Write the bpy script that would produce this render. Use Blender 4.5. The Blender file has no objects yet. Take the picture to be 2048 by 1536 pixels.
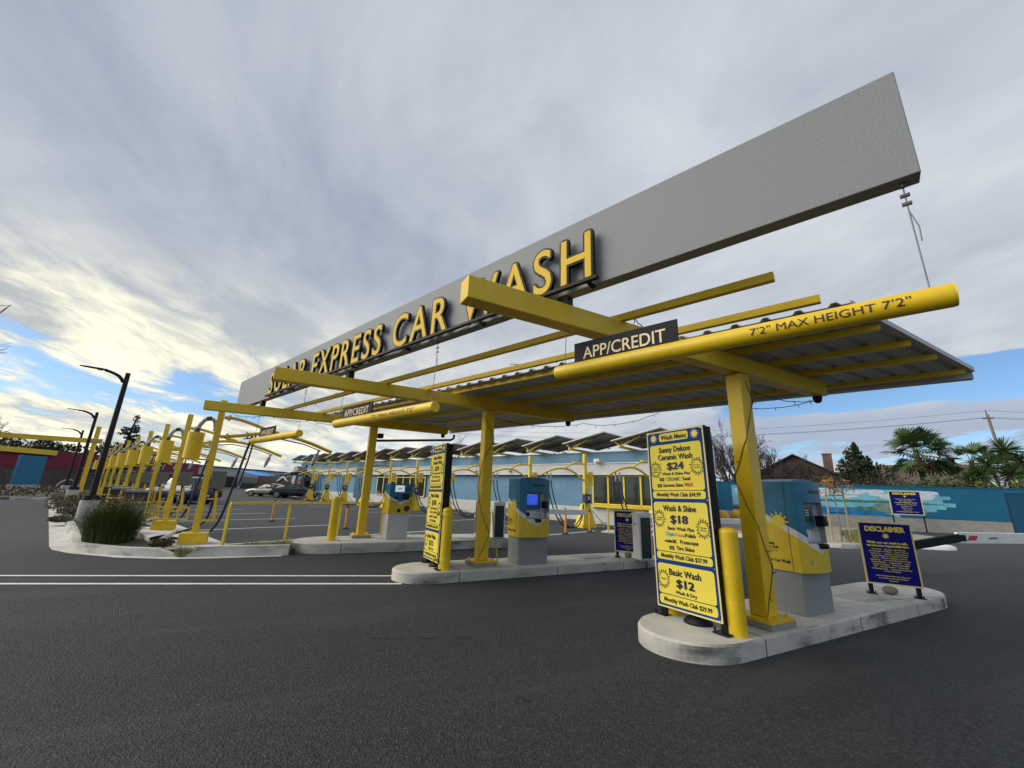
import bpy, bmesh, math, random
from math import sin, cos, pi, radians, sqrt, atan2
from mathutils import Vector as V, Matrix as Mx

S = bpy.context.scene
COL = S.collection
rnd = random.Random(11)

# ------------------------------------------------------------------ camera, exposure, sun, sky
PITCH, ROLL, EYE = radians(15.02), radians(2.11), 1.5
_r0, _fw, _up = V((1, 0, 0)), V((0, cos(PITCH), sin(PITCH))), V((0, -sin(PITCH), cos(PITCH)))
_r = cos(ROLL) * _r0 + sin(ROLL) * _up
_u = -sin(ROLL) * _r0 + cos(ROLL) * _up
cd = bpy.data.cameras.new("camera")
cd.sensor_width = 36.0
cd.lens = 801.4 / 2048 * 36
cd.clip_start, cd.clip_end = 0.05, 3000
cam = bpy.data.objects.new("camera", cd)
COL.objects.link(cam)
cam.matrix_world = Mx(((_r.x, _u.x, -_fw.x, 0), (_r.y, _u.y, -_fw.y, 0), (_r.z, _u.z, -_fw.z, EYE), (0, 0, 0, 1)))
S.camera = cam

S.view_settings.view_transform = 'Standard'
S.view_settings.look = 'None'
S.view_settings.gamma = 1
S.view_settings.exposure = 0.48

SUN_EL, SUN_AZ = radians(33), atan2(-0.98, -0.06)          # azimuth from +Y, clockwise positive
to_sun = V((sin(SUN_AZ) * cos(SUN_EL), cos(SUN_AZ) * cos(SUN_EL), sin(SUN_EL)))
sl = bpy.data.lights.new("sun", 'SUN')
sl.energy, sl.angle, sl.color = 2.3, radians(50), (1.0, 0.93, 0.80)
so = bpy.data.objects.new("sun", sl)
COL.objects.link(so)
so.rotation_euler = (-to_sun).to_track_quat('-Z', 'Y').to_euler()


class NT:
    """small helper for wiring node trees"""
    def __init__(s, tree):
        s.t = tree
    def n(s, typ, **kw):
        nd = s.t.nodes.new(typ)
        for k, v in kw.items():
            if k.startswith('i_'):
                nd.inputs[int(k[2:])].default_value = v
            else:
                setattr(nd, k, v)
        return nd
    def link(s, a, b):
        s.t.links.new(a, b)
    def math(s, op, a, b=None, c=None, clamp=False):
        nd = s.n('ShaderNodeMath', operation=op, use_clamp=clamp)
        for i, x in enumerate((a, b, c)):
            if x is None:
                continue
            if isinstance(x, (int, float)):
                nd.inputs[i].default_value = x
            else:
                s.link(x, nd.inputs[i])
        return nd.outputs[0]
    def mix(s, fac, a, b, blend='MIX'):
        nd = s.n('ShaderNodeMix', data_type='RGBA', blend_type=blend)
        for i, x in ((0, fac), (6, a), (7, b)):
            if isinstance(x, (int, float)):
                nd.inputs[i].default_value = x
            elif isinstance(x, (tuple, list)):
                nd.inputs[i].default_value = (*x[:3], 1)
            else:
                s.link(x, nd.inputs[i])
        return nd.outputs[2]
    def step(s, x, lo, hi, interp='SMOOTHSTEP'):
        nd = s.n('ShaderNodeMapRange', interpolation_type=interp, clamp=True) if interp == 'LINEAR' else s.n('ShaderNodeMapRange', interpolation_type=interp)
        s.link(x, nd.inputs[0])
        nd.inputs[1].default_value, nd.inputs[2].default_value = lo, hi
        return nd.outputs[0]
    def noise(s, vec, scale, detail=4, rough=.55, dist=0.0):
        nd = s.n('ShaderNodeTexNoise')
        if vec is not None:
            s.link(vec, nd.inputs['Vector'])
        nd.inputs['Scale'].default_value = scale
        nd.inputs['Detail'].default_value = detail
        nd.inputs['Roughness'].default_value = rough
        nd.inputs['Distortion'].default_value = dist
        return nd.outputs[0]
    def mapping(s, vec, loc=(0, 0, 0), rot=(0, 0, 0), scale=(1, 1, 1)):
        nd = s.n('ShaderNodeMapping')
        s.link(vec, nd.inputs[0])
        nd.inputs[1].default_value, nd.inputs[2].default_value, nd.inputs[3].default_value = loc, rot, scale
        return nd.outputs[0]


def _aniso(s, vec, ang, along, across, loc=(0, 0, 0)):
    nd = s.n('ShaderNodeMapping', vector_type='TEXTURE')
    s.link(vec, nd.inputs[0])
    nd.inputs[1].default_value, nd.inputs[2].default_value = loc, (0, 0, ang)
    nd.inputs[3].default_value = (1 / along, 1 / across, 1)
    return nd.outputs[0]


NT.aniso = _aniso


def build_sky():
    w = bpy.data.worlds.new("World")
    S.world = w
    w.use_nodes = True
    t = w.node_tree
    t.nodes.clear()
    g = NT(t)
    out = g.n('ShaderNodeOutputWorld')
    tc = g.n('ShaderNodeTexCoord').outputs['Generated']
    sky = g.n('ShaderNodeTexSky')
    sky.sky_type = 'NISHITA'
    sky.sun_disc = False
    sky.sun_elevation, sky.sun_rotation = SUN_EL, SUN_AZ
    sky.air_density, sky.dust_density, sky.ozone_density = 1.0, 0.6, 2.2
    sep = g.n('ShaderNodeSeparateXYZ')
    g.link(tc, sep.inputs[0])
    X, Y, Z = sep.outputs
    zc = g.math('MAXIMUM', Z, 0.0)
    # project the view direction on a cloud layer
    den = g.math('ADD', zc, 0.14)
    comb = g.n('ShaderNodeCombineXYZ')
    g.link(g.math('DIVIDE', X, den), comb.inputs[0])
    g.link(g.math('DIVIDE', Y, den), comb.inputs[1])
    P = comb.outputs[0]
    STK = radians(109)                    # the cloud streets run this way
    big = g.noise(g.aniso(P, STK, .55, 1.0), 0.62, 5, .55, .7)
    med = g.noise(g.aniso(P, STK, .85, 1.1, (3, 7, 0)), 1.5, 8, .60, 1.0)
    strk = g.noise(g.aniso(P, STK + .25, .75, 1.35, (4, 2, 0)), 1.6, 9, .64, .8)
    fine = g.noise(g.aniso(P, STK - .25, .75, 1.45, (1, 2, 0)), 1.8, 11, .64, .5)
    left = g.step(g.math('SUBTRACT', g.math('MULTIPLY', X, -1.0), g.math('MULTIPLY', Y, 0.10)), 0.10, 0.55)
    right = g.step(g.math('SUBTRACT', X, g.math('MULTIPLY', Y, 0.30)), -0.10, 0.35)

    def band(lo0, lo1, hi0, hi1):
        return g.math('MULTIPLY', g.step(Z, lo0, lo1), g.math('SUBTRACT', 1.0, g.step(Z, hi0, hi1)))
    fm = g.math('ADD', g.math('MULTIPLY', fine, 0.70), g.math('MULTIPLY', med, 0.30))
    t_l = g.math('MULTIPLY', left, g.math('MULTIPLY', band(.06, .13, .17, .34), 0.505))
    t_r = g.math('MULTIPLY', right, g.math('ADD', g.math('MULTIPLY', band(.13, .19, .225, .275), 0.66), g.math('MULTIPLY', band(.00, .03, .11, .15), 0.47)))
    t_m = g.math('MULTIPLY', band(.0, .03, .10, .20), 0.40)
    thr = g.math('MAXIMUM', g.math('MAXIMUM', t_l, t_r), t_m)
    cov = g.step(g.math('SUBTRACT', fm, thr), -0.04, 0.075)
    # cloud tone
    dotn = g.n('ShaderNodeVectorMath', operation='DOT_PRODUCT')
    g.link(tc, dotn.inputs[0])
    glow_dir = V((-0.80, 0.57, 0.16)).normalized()
    dotn.inputs[1].default_value = glow_dir
    glow = g.math('POWER', g.math('MAXIMUM', dotn.outputs['Value'], 0.0), 4.0)
    tone = g.math('ADD', g.math('MULTIPLY', big, 0.55), g.math('ADD', g.math('MULTIPLY', med, 0.30), g.math('MULTIPLY', strk, 0.28)))
    shade = g.step(tone, 0.42, 0.70, 'LINEAR')
    cl = g.mix(shade, (0.245, 0.287, 0.360), (0.480, 0.505, 0.545))
    lowb = g.math('SUBTRACT', 1.0, g.step(Z, 0.05, 0.48))
    cl = g.mix(g.math('MULTIPLY', lowb, g.math('ADD', 0.12, g.math('MULTIPLY', shade, 0.55))), cl, (0.68, 0.70, 0.69))
    bank = g.math('MULTIPLY', right, band(.04, .10, .15, .21))
    cl = g.mix(g.math('MULTIPLY', bank, 0.75), cl, (0.245, 0.300, 0.410))
    warm = g.mix(g.step(fm, 0.40, 0.62), (0.36, 0.39, 0.41), (0.88, 0.84, 0.64))
    wfac = g.math('MULTIPLY', glow, g.math('SUBTRACT', 1.0, g.step(Z, 0.24, 0.44)), clamp=True)
    wfac = g.math('MULTIPLY', wfac, 1.2, clamp=True)
    cl = g.mix(wfac, cl, warm)
    blue = g.mix(1.0, sky.outputs[0], (0.80, 0.95, 1.12), 'MULTIPLY')
    b1 = g.n('ShaderNodeBackground')
    b1.inputs[1].default_value = 0.09
    g.link(blue, b1.inputs[0])
    b2 = g.n('ShaderNodeBackground')
    b2.inputs[1].default_value = 1.0
    g.link(cl, b2.inputs[0])
    ms = g.n('ShaderNodeMixShader')
    g.link(cov, ms.inputs[0])
    g.link(b1.outputs[0], ms.inputs[1])
    g.link(b2.outputs[0], ms.inputs[2])
    g.link(ms.outputs[0], out.inputs[0])


build_sky()

# ------------------------------------------------------------------ frames of reference
O = V((2.931, 5.002, 0))
A_ID, A_S = radians(28.31), radians(137.96)
ID = V((cos(A_ID), sin(A_ID), 0))           # driving direction along the pay islands
IN = V((-ID.y, ID.x, 0))
XD = V((cos(A_S), sin(A_S), 0))             # along the canopy, away from the camera
ZU = V((0, 0, 1))
A_READ = A_S - pi                           # reading direction of the canopy sign


def W(s, u, z=0.0):
    return O + s * XD + u * ID + V((0, 0, z))


def I(a, b, z=0.0):
    return O + a * ID + b * IN + V((0, 0, z))


# ------------------------------------------------------------------ materials
MATS = {}


def mat(name, col, rough=.6, metal=0.0, var=.12, vscale=6.0, bump=0.0, bscale=60.0, spec=.5, dirt=0.0, dirtcol=(.12, .10, .08), emit=0.0, coat=0.0):
    if name in MATS:
        return MATS[name]
    m = bpy.data.materials.new(name)
    m.use_nodes = True
    g = NT(m.node_tree)
    b = m.node_tree.nodes['Principled BSDF']
    tc = g.n('ShaderNodeTexCoord').outputs['Object']
    n1 = g.noise(tc, vscale, 5, .6)
    c = g.mix(g.step(n1, .3, .7, 'LINEAR'), tuple(x * (1 - var) for x in col), tuple(min(1, x * (1 + var)) for x in col))
    if dirt > 0:
        n2 = g.noise(tc, vscale * .55 + 1.3, 8, .7, .6)
        c = g.mix(g.math('MULTIPLY', g.step(n2, .52, .75), dirt), c, dirtcol)
    g.link(c, b.inputs['Base Color'])
    b.inputs['Metallic'].default_value = metal
    b.inputs['Specular IOR Level'].default_value = spec
    rn = g.math('ADD', g.math('MULTIPLY', n1, .2), rough - .1)
    g.link(rn, b.inputs['Roughness'])
    if coat:
        b.inputs['Coat Weight'].default_value = coat
        b.inputs['Coat Roughness'].default_value = .05
    if bump > 0:
        bn = g.n('ShaderNodeBump')
        bn.inputs['Strength'].default_value = bump
        bn.inputs['Distance'].default_value = .01
        g.link(g.noise(tc, bscale, 4, .6), bn.inputs['Height'])
        g.link(bn.outputs[0], b.inputs['Normal'])
    if emit > 0:
        b.inputs['Emission Color'].default_value = (*col, 1)
        b.inputs['Emission Strength'].default_value = emit
    MATS[name] = m
    return m


def leaf_mat(name, c1, c2, c3=None):
    if name in MATS:
        return MATS[name]
    m = bpy.data.materials.new(name)
    m.use_nodes = True
    g = NT(m.node_tree)
    b = m.node_tree.nodes['Principled BSDF']
    geo = g.n('ShaderNodeNewGeometry')
    rp = geo.outputs['Random Per Island']
    tc = g.n('ShaderNodeTexCoord').outputs['Object']
    c = g.mix(rp, c1, c2)
    if c3:
        c = g.mix(g.step(g.noise(tc, 1.1, 3), .45, .65), c, c3)
    g.link(c, b.inputs['Base Color'])
    b.inputs['Roughness'].default_value = .6
    b.inputs['Specular IOR Level'].default_value = .3
    MATS[name] = m
    return m


def asphalt_mat():
    m = bpy.data.materials.new("asphalt")
    m.use_nodes = True
    g = NT(m.node_tree)
    b = m.node_tree.nodes['Principled BSDF']
    tc = g.n('ShaderNodeTexCoord').outputs['Object']
    big = g.noise(g.aniso(tc, A_ID, .5, 1.3), .16, 4, .55, .4)
    mid = g.noise(g.aniso(tc, A_ID, .45, 1.6), 1.1, 7, .68, .8)
    gr = g.noise(tc, 95, 3, .7)
    vo = g.n('ShaderNodeTexVoronoi')
    vo.inputs['Scale'].default_value = 70
    g.link(tc, vo.inputs['Vector'])
    # worn, paler old surface away from the pay lanes
    sep = g.n('ShaderNodeSeparateXYZ')
    g.link(tc, sep.inputs[0])
    far = g.step(sep.outputs[1], 7.0, 17.0)
    lft = g.step(g.math('MULTIPLY', sep.outputs[0], -1.0), 6.0, 12.5)
    age = g.math('MAXIMUM', far, lft)
    c = g.mix(g.step(big, .32, .68), (.0095, .0105, .0132), (.028, .030, .034))
    c = g.mix(g.math('MULTIPLY', g.step(mid, .42, .70), .55), c, (.031, .0335, .0375))
    c = g.mix(g.math('MULTIPLY', age, .72), c, (.066, .069, .074))
    c = g.mix(g.math('MULTIPLY', g.step(mid, .30, .46), .0), c, (.02, .02, .02))
    vcol = g.n('ShaderNodeSeparateColor')
    g.link(vo.outputs['Color'], vcol.inputs[0])
    cell = g.math('POWER', vcol.outputs[0], 3.0)
    c = g.mix(g.math('MULTIPLY', cell, .50), c, (.105, .108, .110))
    c = g.mix(g.math('MULTIPLY', g.step(vcol.outputs[1], .60, .9), .65), c, (.005, .0056, .007))
    wear = g.noise(g.aniso(tc, A_ID, .10, .9, (2, 5, 0)), 1.0, 6, .6, .35)
    c = g.mix(g.math('MULTIPLY', g.step(wear, .50, .68), .60), c, (.060, .063, .067))
    c = g.mix(g.math('MULTIPLY', g.step(gr, .5, .74), .40), c, (.085, .088, .090))
    c = g.mix(g.math('MULTIPLY', g.step(gr, .50, .30), .5), c, (.014, .014, .015))
    sp = g.n('ShaderNodeTexVoronoi')
    sp.inputs['Scale'].default_value = 9.0
    g.link(tc, sp.inputs['Vector'])
    speck = g.math('LESS_THAN', sp.outputs['Distance'], .045)
    c = g.mix(g.math('MULTIPLY', speck, .55), c, (.30, .29, .27))
    oil = g.noise(g.mapping(tc, loc=(5, 1, 0)), .55, 3, .5, 1.2)
    c = g.mix(g.math('MULTIPLY', g.step(oil, .62, .72), .42), c, (.022, .022, .024))
    g.link(c, b.inputs['Base Color'])
    g.link(g.math('ADD', g.math('MULTIPLY', mid, .25), .62), b.inputs['Roughness'])
    b.inputs['Specular IOR Level'].default_value = .35
    bn = g.n('ShaderNodeBump')
    bn.inputs['Strength'].default_value = 1.0
    bn.inputs['Distance'].default_value = .02
    h = g.math('ADD', g.math('MULTIPLY', gr, .6), g.math('MULTIPLY', vo.outputs['Distance'], .7))
    g.link(h, bn.inputs['Height'])
    g.link(bn.outputs[0], b.inputs['Normal'])
    return m


def concrete_mat(name, col, stain=.5):
    m = bpy.data.materials.new(name)
    m.use_nodes = True
    g = NT(m.node_tree)
    b = m.node_tree.nodes['Principled BSDF']
    tc = g.n('ShaderNodeTexCoord').outputs['Object']
    n1 = g.noise(tc, 2.2, 8, .65, .3)
    n2 = g.noise(tc, 40, 4, .6)
    c = g.mix(g.step(n1, .3, .7), tuple(x * .82 for x in col), tuple(min(1, x * 1.08) for x in col))
    c = g.mix(g.math('MULTIPLY', g.step(n2, .5, .8), .25), c, tuple(x * .6 for x in col))
    # tyre scuffs on the upright faces
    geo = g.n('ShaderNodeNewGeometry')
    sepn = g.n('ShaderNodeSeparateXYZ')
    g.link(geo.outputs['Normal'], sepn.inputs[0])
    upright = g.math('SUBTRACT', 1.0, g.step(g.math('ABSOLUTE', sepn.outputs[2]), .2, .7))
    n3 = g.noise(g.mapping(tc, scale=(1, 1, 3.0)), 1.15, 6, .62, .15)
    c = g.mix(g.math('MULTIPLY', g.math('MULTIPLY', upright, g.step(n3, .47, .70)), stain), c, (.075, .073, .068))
    n4 = g.noise(g.mapping(tc, loc=(9, 3, 1)), .8, 6, .65)
    c = g.mix(g.math('MULTIPLY', g.step(n4, .52, .7), .25), c, tuple(x * .62 for x in col))
    g.link(c, b.inputs['Base Color'])
    b.inputs['Roughness'].default_value = .82
    b.inputs['Specular IOR Level'].default_value = .25
    bn = g.n('ShaderNodeBump')
    bn.inputs['Strength'].default_value = .25
    bn.inputs['Distance'].default_value = .006
    g.link(g.noise(tc, 70, 4, .7), bn.inputs['Height'])
    g.link(bn.outputs[0], b.inputs['Normal'])
    MATS[name] = m
    return m


def sparkle_mat():
    m = bpy.data.materials.new("speckled_grey_panel")
    m.use_nodes = True
    g = NT(m.node_tree)
    b = m.node_tree.nodes['Principled BSDF']
    tc = g.n('ShaderNodeTexCoord').outputs['Object']
    n = g.noise(tc, 75, 3, .8)
    n2 = g.noise(tc, 1.1, 4, .6)
    c = g.mix(g.step(n, .34, .66), (.215, .225, .235), (.275, .285, .295))
    c = g.mix(g.math('MULTIPLY', g.step(n2, .35, .65), .25), c, (.225, .235, .25))
    g.link(c, b.inputs['Base Color'])
    b.inputs['Roughness'].default_value = .6
    b.inputs['Specular IOR Level'].default_value = .25
    bn = g.n('ShaderNodeBump')
    bn.inputs['Strength'].default_value = .12
    bn.inputs['Distance'].default_value = .002
    g.link(n, bn.inputs['Height'])
    g.link(bn.outputs[0], b.inputs['Normal'])
    return m


def kiosk_mat(name, zb, slope_side, slope_front, half, white):
    """vinyl wrap: blue above, white swoosh, yellow below"""
    m = bpy.data.materials.new(name)
    m.use_nodes = True
    g = NT(m.node_tree)
    b = m.node_tree.nodes['Principled BSDF']
    tc = g.n('ShaderNodeTexCoord').outputs['Object']
    sep = g.n('ShaderNodeSeparateXYZ')
    g.link(tc, sep.inputs[0])
    x, y, z = sep.outputs
    edge = g.math('SUBTRACT', half, g.math('ABSOLUTE', x))
    line = g.math('ADD', zb, g.math('SUBTRACT', g.math('MULTIPLY', y, slope_side), g.math('MULTIPLY', edge, slope_front)))
    d = g.math('SUBTRACT', z, line)
    blue = g.math('GREATER_THAN', d, 0.0)
    yel = g.math('LESS_THAN', d, -white)
    n = g.noise(tc, 5, 4, .6)
    cb = g.mix(g.step(n, .3, .7), (.007, .122, .225), (.012, .165, .285))
    cy = g.mix(g.step(n, .3, .7), (.60, .43, .012), (.70, .50, .022))
    c = g.mix(blue, (.66, .66, .63), cb)
    c = g.mix(yel, c, cy)
    g.link(c, b.inputs['Base Color'])
    b.inputs['Roughness'].default_value = .42
    MATS[name] = m
    return m


def stone_mat(name, c1, c2, mortar, sx, sz):
    m = bpy.data.materials.new(name)
    m.use_nodes = True
    g = NT(m.node_tree)
    b = m.node_tree.nodes['Principled BSDF']
    tc = g.n('ShaderNodeTexCoord').outputs['Object']
    sep = g.n('ShaderNodeSeparateXYZ')
    g.link(tc, sep.inputs[0])
    cb = g.n('ShaderNodeCombineXYZ')
    g.link(sep.outputs[0], cb.inputs[0])
    g.link(sep.outputs[2], cb.inputs[1])
    br = g.n('ShaderNodeTexBrick')
    g.link(cb.outputs[0], br.inputs['Vector'])
    br.inputs['Color1'].default_value = (*c1, 1)
    br.inputs['Color2'].default_value = (*c2, 1)
    br.inputs['Mortar'].default_value = (*mortar, 1)
    br.inputs['Scale'].default_value = 1
    br.inputs['Brick Width'].default_value = sx
    br.inputs['Row Height'].default_value = sz
    br.inputs['Mortar Size'].default_value = .012
    n = g.noise(tc, 1.3, 6, .7)
    c = g.mix(g.math('MULTIPLY', g.step(n, .4, .7), .5), br.outputs[0], tuple(x * .5 for x in c1))
    g.link(c, b.inputs['Base Color'])
    b.inputs['Roughness'].default_value = .85
    return m


def panel_mat(name, col, sx, sz, line=.8, off=0.0):
    """flat cladding with thin joint lines, in object x / z"""
    m = bpy.data.materials.new(name)
    m.use_nodes = True
    g = NT(m.node_tree)
    b = m.node_tree.nodes['Principled BSDF']
    tc = g.n('ShaderNodeTexCoord').outputs['Object']
    sep = g.n('ShaderNodeSeparateXYZ')
    g.link(tc, sep.inputs[0])
    fx = g.math('FRACT', g.math('DIVIDE', g.math('ADD', sep.outputs[0], 500.0), sx))
    fz = g.math('FRACT', g.math('DIVIDE', g.math('ADD', sep.outputs[2], 500.0 + off), sz))
    lx = g.math('LESS_THAN', fx, .022 / sx)
    lz = g.math('LESS_THAN', fz, .018 / sz)
    ln = g.math('MAXIMUM', lx, lz)
    n = g.noise(tc, .9, 6, .65)
    c = g.mix(g.step(n, .3, .7), tuple(x * .88 for x in col), tuple(min(1, x * 1.10) for x in col))
    c = g.mix(g.math('MULTIPLY', ln, line), c, tuple(x * .45 for x in col))
    g.link(c, b.inputs['Base Color'])
    b.inputs['Roughness'].default_value = .6
    MATS[name] = m
    return m


def glass_mat():
    m = bpy.data.materials.new("dark_window_glass")
    m.use_nodes = True
    b = m.node_tree.nodes['Principled BSDF']
    b.inputs['Base Color'].default_value = (.022, .032, .024, 1)
    b.inputs['Roughness'].default_value = .04
    b.inputs['Specular IOR Level'].default_value = .8
    MATS["dark_window_glass"] = m
    return m


YEL = mat("yellow_paint", (.72, .49, .010), .42, var=.10, vscale=3.0, bump=.06, bscale=35, dirt=.22, dirtcol=(.34, .20, .01))
YELB = mat("yellow_paint_flat", (.76, .55, .030), .5, var=.08, vscale=5, dirt=.12, dirtcol=(.35, .22, .01))
ORG = mat("orange_plastic", (.78, .30, .03), .5)
CONC = concrete_mat("kerb_concrete", (.52, .505, .455), .92)
CONCP = concrete_mat("pad_concrete", (.56, .55, .51), .2)
GROUT = concrete_mat("grout", (.30, .29, .26), .2)
WHITE = mat("white_paint", (.74, .74, .72), .6, var=.06, dirt=.25, dirtcol=(.3, .3, .3), vscale=2.5)
LINE = mat("line_paint", (.70, .70, .69), .7, var=.12, vscale=9, dirt=.5, dirtcol=(.22, .22, .22))
BLACK = mat("black_metal", (.009, .009, .010), .55, var=.2, spec=.2)
BLACKP = mat("black_plastic", (.011, .011, .012), .6, var=.2, spec=.25)
DARK = mat("dark_bronze_pole", (.014, .012, .015), .5, var=.2, spec=.25)
STEEL = mat("galvanised_steel", (.42, .43, .43), .4, .7, var=.15, vscale=8)
GREYP = mat("grey_pvc", (.36, .37, .38), .5, var=.12)
OLIVE = mat("olive_grey_box", (.13, .125, .095), .55, var=.1)
KGREY = mat("kiosk_grey_paint", (.225, .245, .245), .5, var=.05, bump=.05, bscale=120)
KGREYW = mat("kiosk_white_grey_paint", (.50, .50, .49), .5, var=.05)
NAVY = mat("navy_sign", (.004, .006, .155), .65, var=.05, spec=.15)
BOARDB = mat("board_blue", (.006, .040, .19), .65, var=.05, spec=.15)
BOARDY = mat("board_yellow", (.75, .61, .075), .6, var=.04, vscale=2, spec=.2)
PALEY = mat("pale_yellow_edge", (.70, .60, .22), .55, var=.05)
INK = mat("dark_ink", (.012, .012, .035), .5)
INKB = mat("black_ink", (.010, .010, .010), .5)
RED = mat("red_ink", (.45, .02, .015), .5)
CYAN = mat("cyan_ink", (.05, .35, .50), .5)
SALM = mat("salmon_ink", (.62, .27, .10), .5)
GREYI = mat("grey_ink", (.22, .20, .10), .5)
CREAM = mat("cream_letter", (.78, .62, .36), .5)
SIGNY = mat("letter_yellow", (.70, .47, .040), .6, var=.03, spec=.2)
SIGNG = sparkle_mat()
CHAR = mat("charcoal_plate", (.017, .019, .024), .6, spec=.15)
MAROON = mat("maroon_lettering", (.055, .012, .012), .5)
ROOFM = mat("galvanised_roof", (.33, .33, .31), .5, .25, var=.14, vscale=1.3, dirt=.25, dirtcol=(.14, .13, .11))
GUT = mat("gutter_grey", (.46, .46, .44), .5, var=.08)
GLASS = glass_mat()
RUB = mat("rubber", (.015, .015, .015), .8)
HOSE = mat("blue_black_hose", (.010, .014, .045), .45)
ROCK = mat("river_stone", (.24, .225, .17), .8, var=.3, vscale=14, bump=.3)
BARK = mat("bark", (.085, .065, .050), .9, var=.35, vscale=6, bump=.5, bscale=14)
BARKL = mat("pale_bark", (.20, .165, .125), .9, var=.3, vscale=6, bump=.5, bscale=20)
TWIG = mat("twig_bark", (.060, .045, .040), .9, var=.3)
RIM = mat("alloy_rim", (.40, .40, .41), .35, .8)
MULCH = mat("mulch", (.10, .085, .06), .95, var=.5, vscale=12, bump=.8, bscale=30)
SCREENB = mat("lit_blue_screen", (.02, .07, .62), .2, var=.25, vscale=5, emit=.7)
SCREENW = mat("lit_white_screen", (.72, .76, .80), .2, var=.03, emit=.35)
SCREEND = mat("dark_green_screen", (.012, .045, .04), .15)
STICK = mat("white_sticker", (.58, .58, .57), .5)
WIRE = mat("dark_red_wire", (.10, .018, .014), .6)
CABLE = mat("steel_cable", (.16, .16, .17), .4, .6)
CORD = mat("yellow_cord", (.40, .34, .02), .5)
PVCW = mat("white_pvc", (.62, .62, .58), .5, dirt=.4, dirtcol=(.3, .28, .2))


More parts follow.
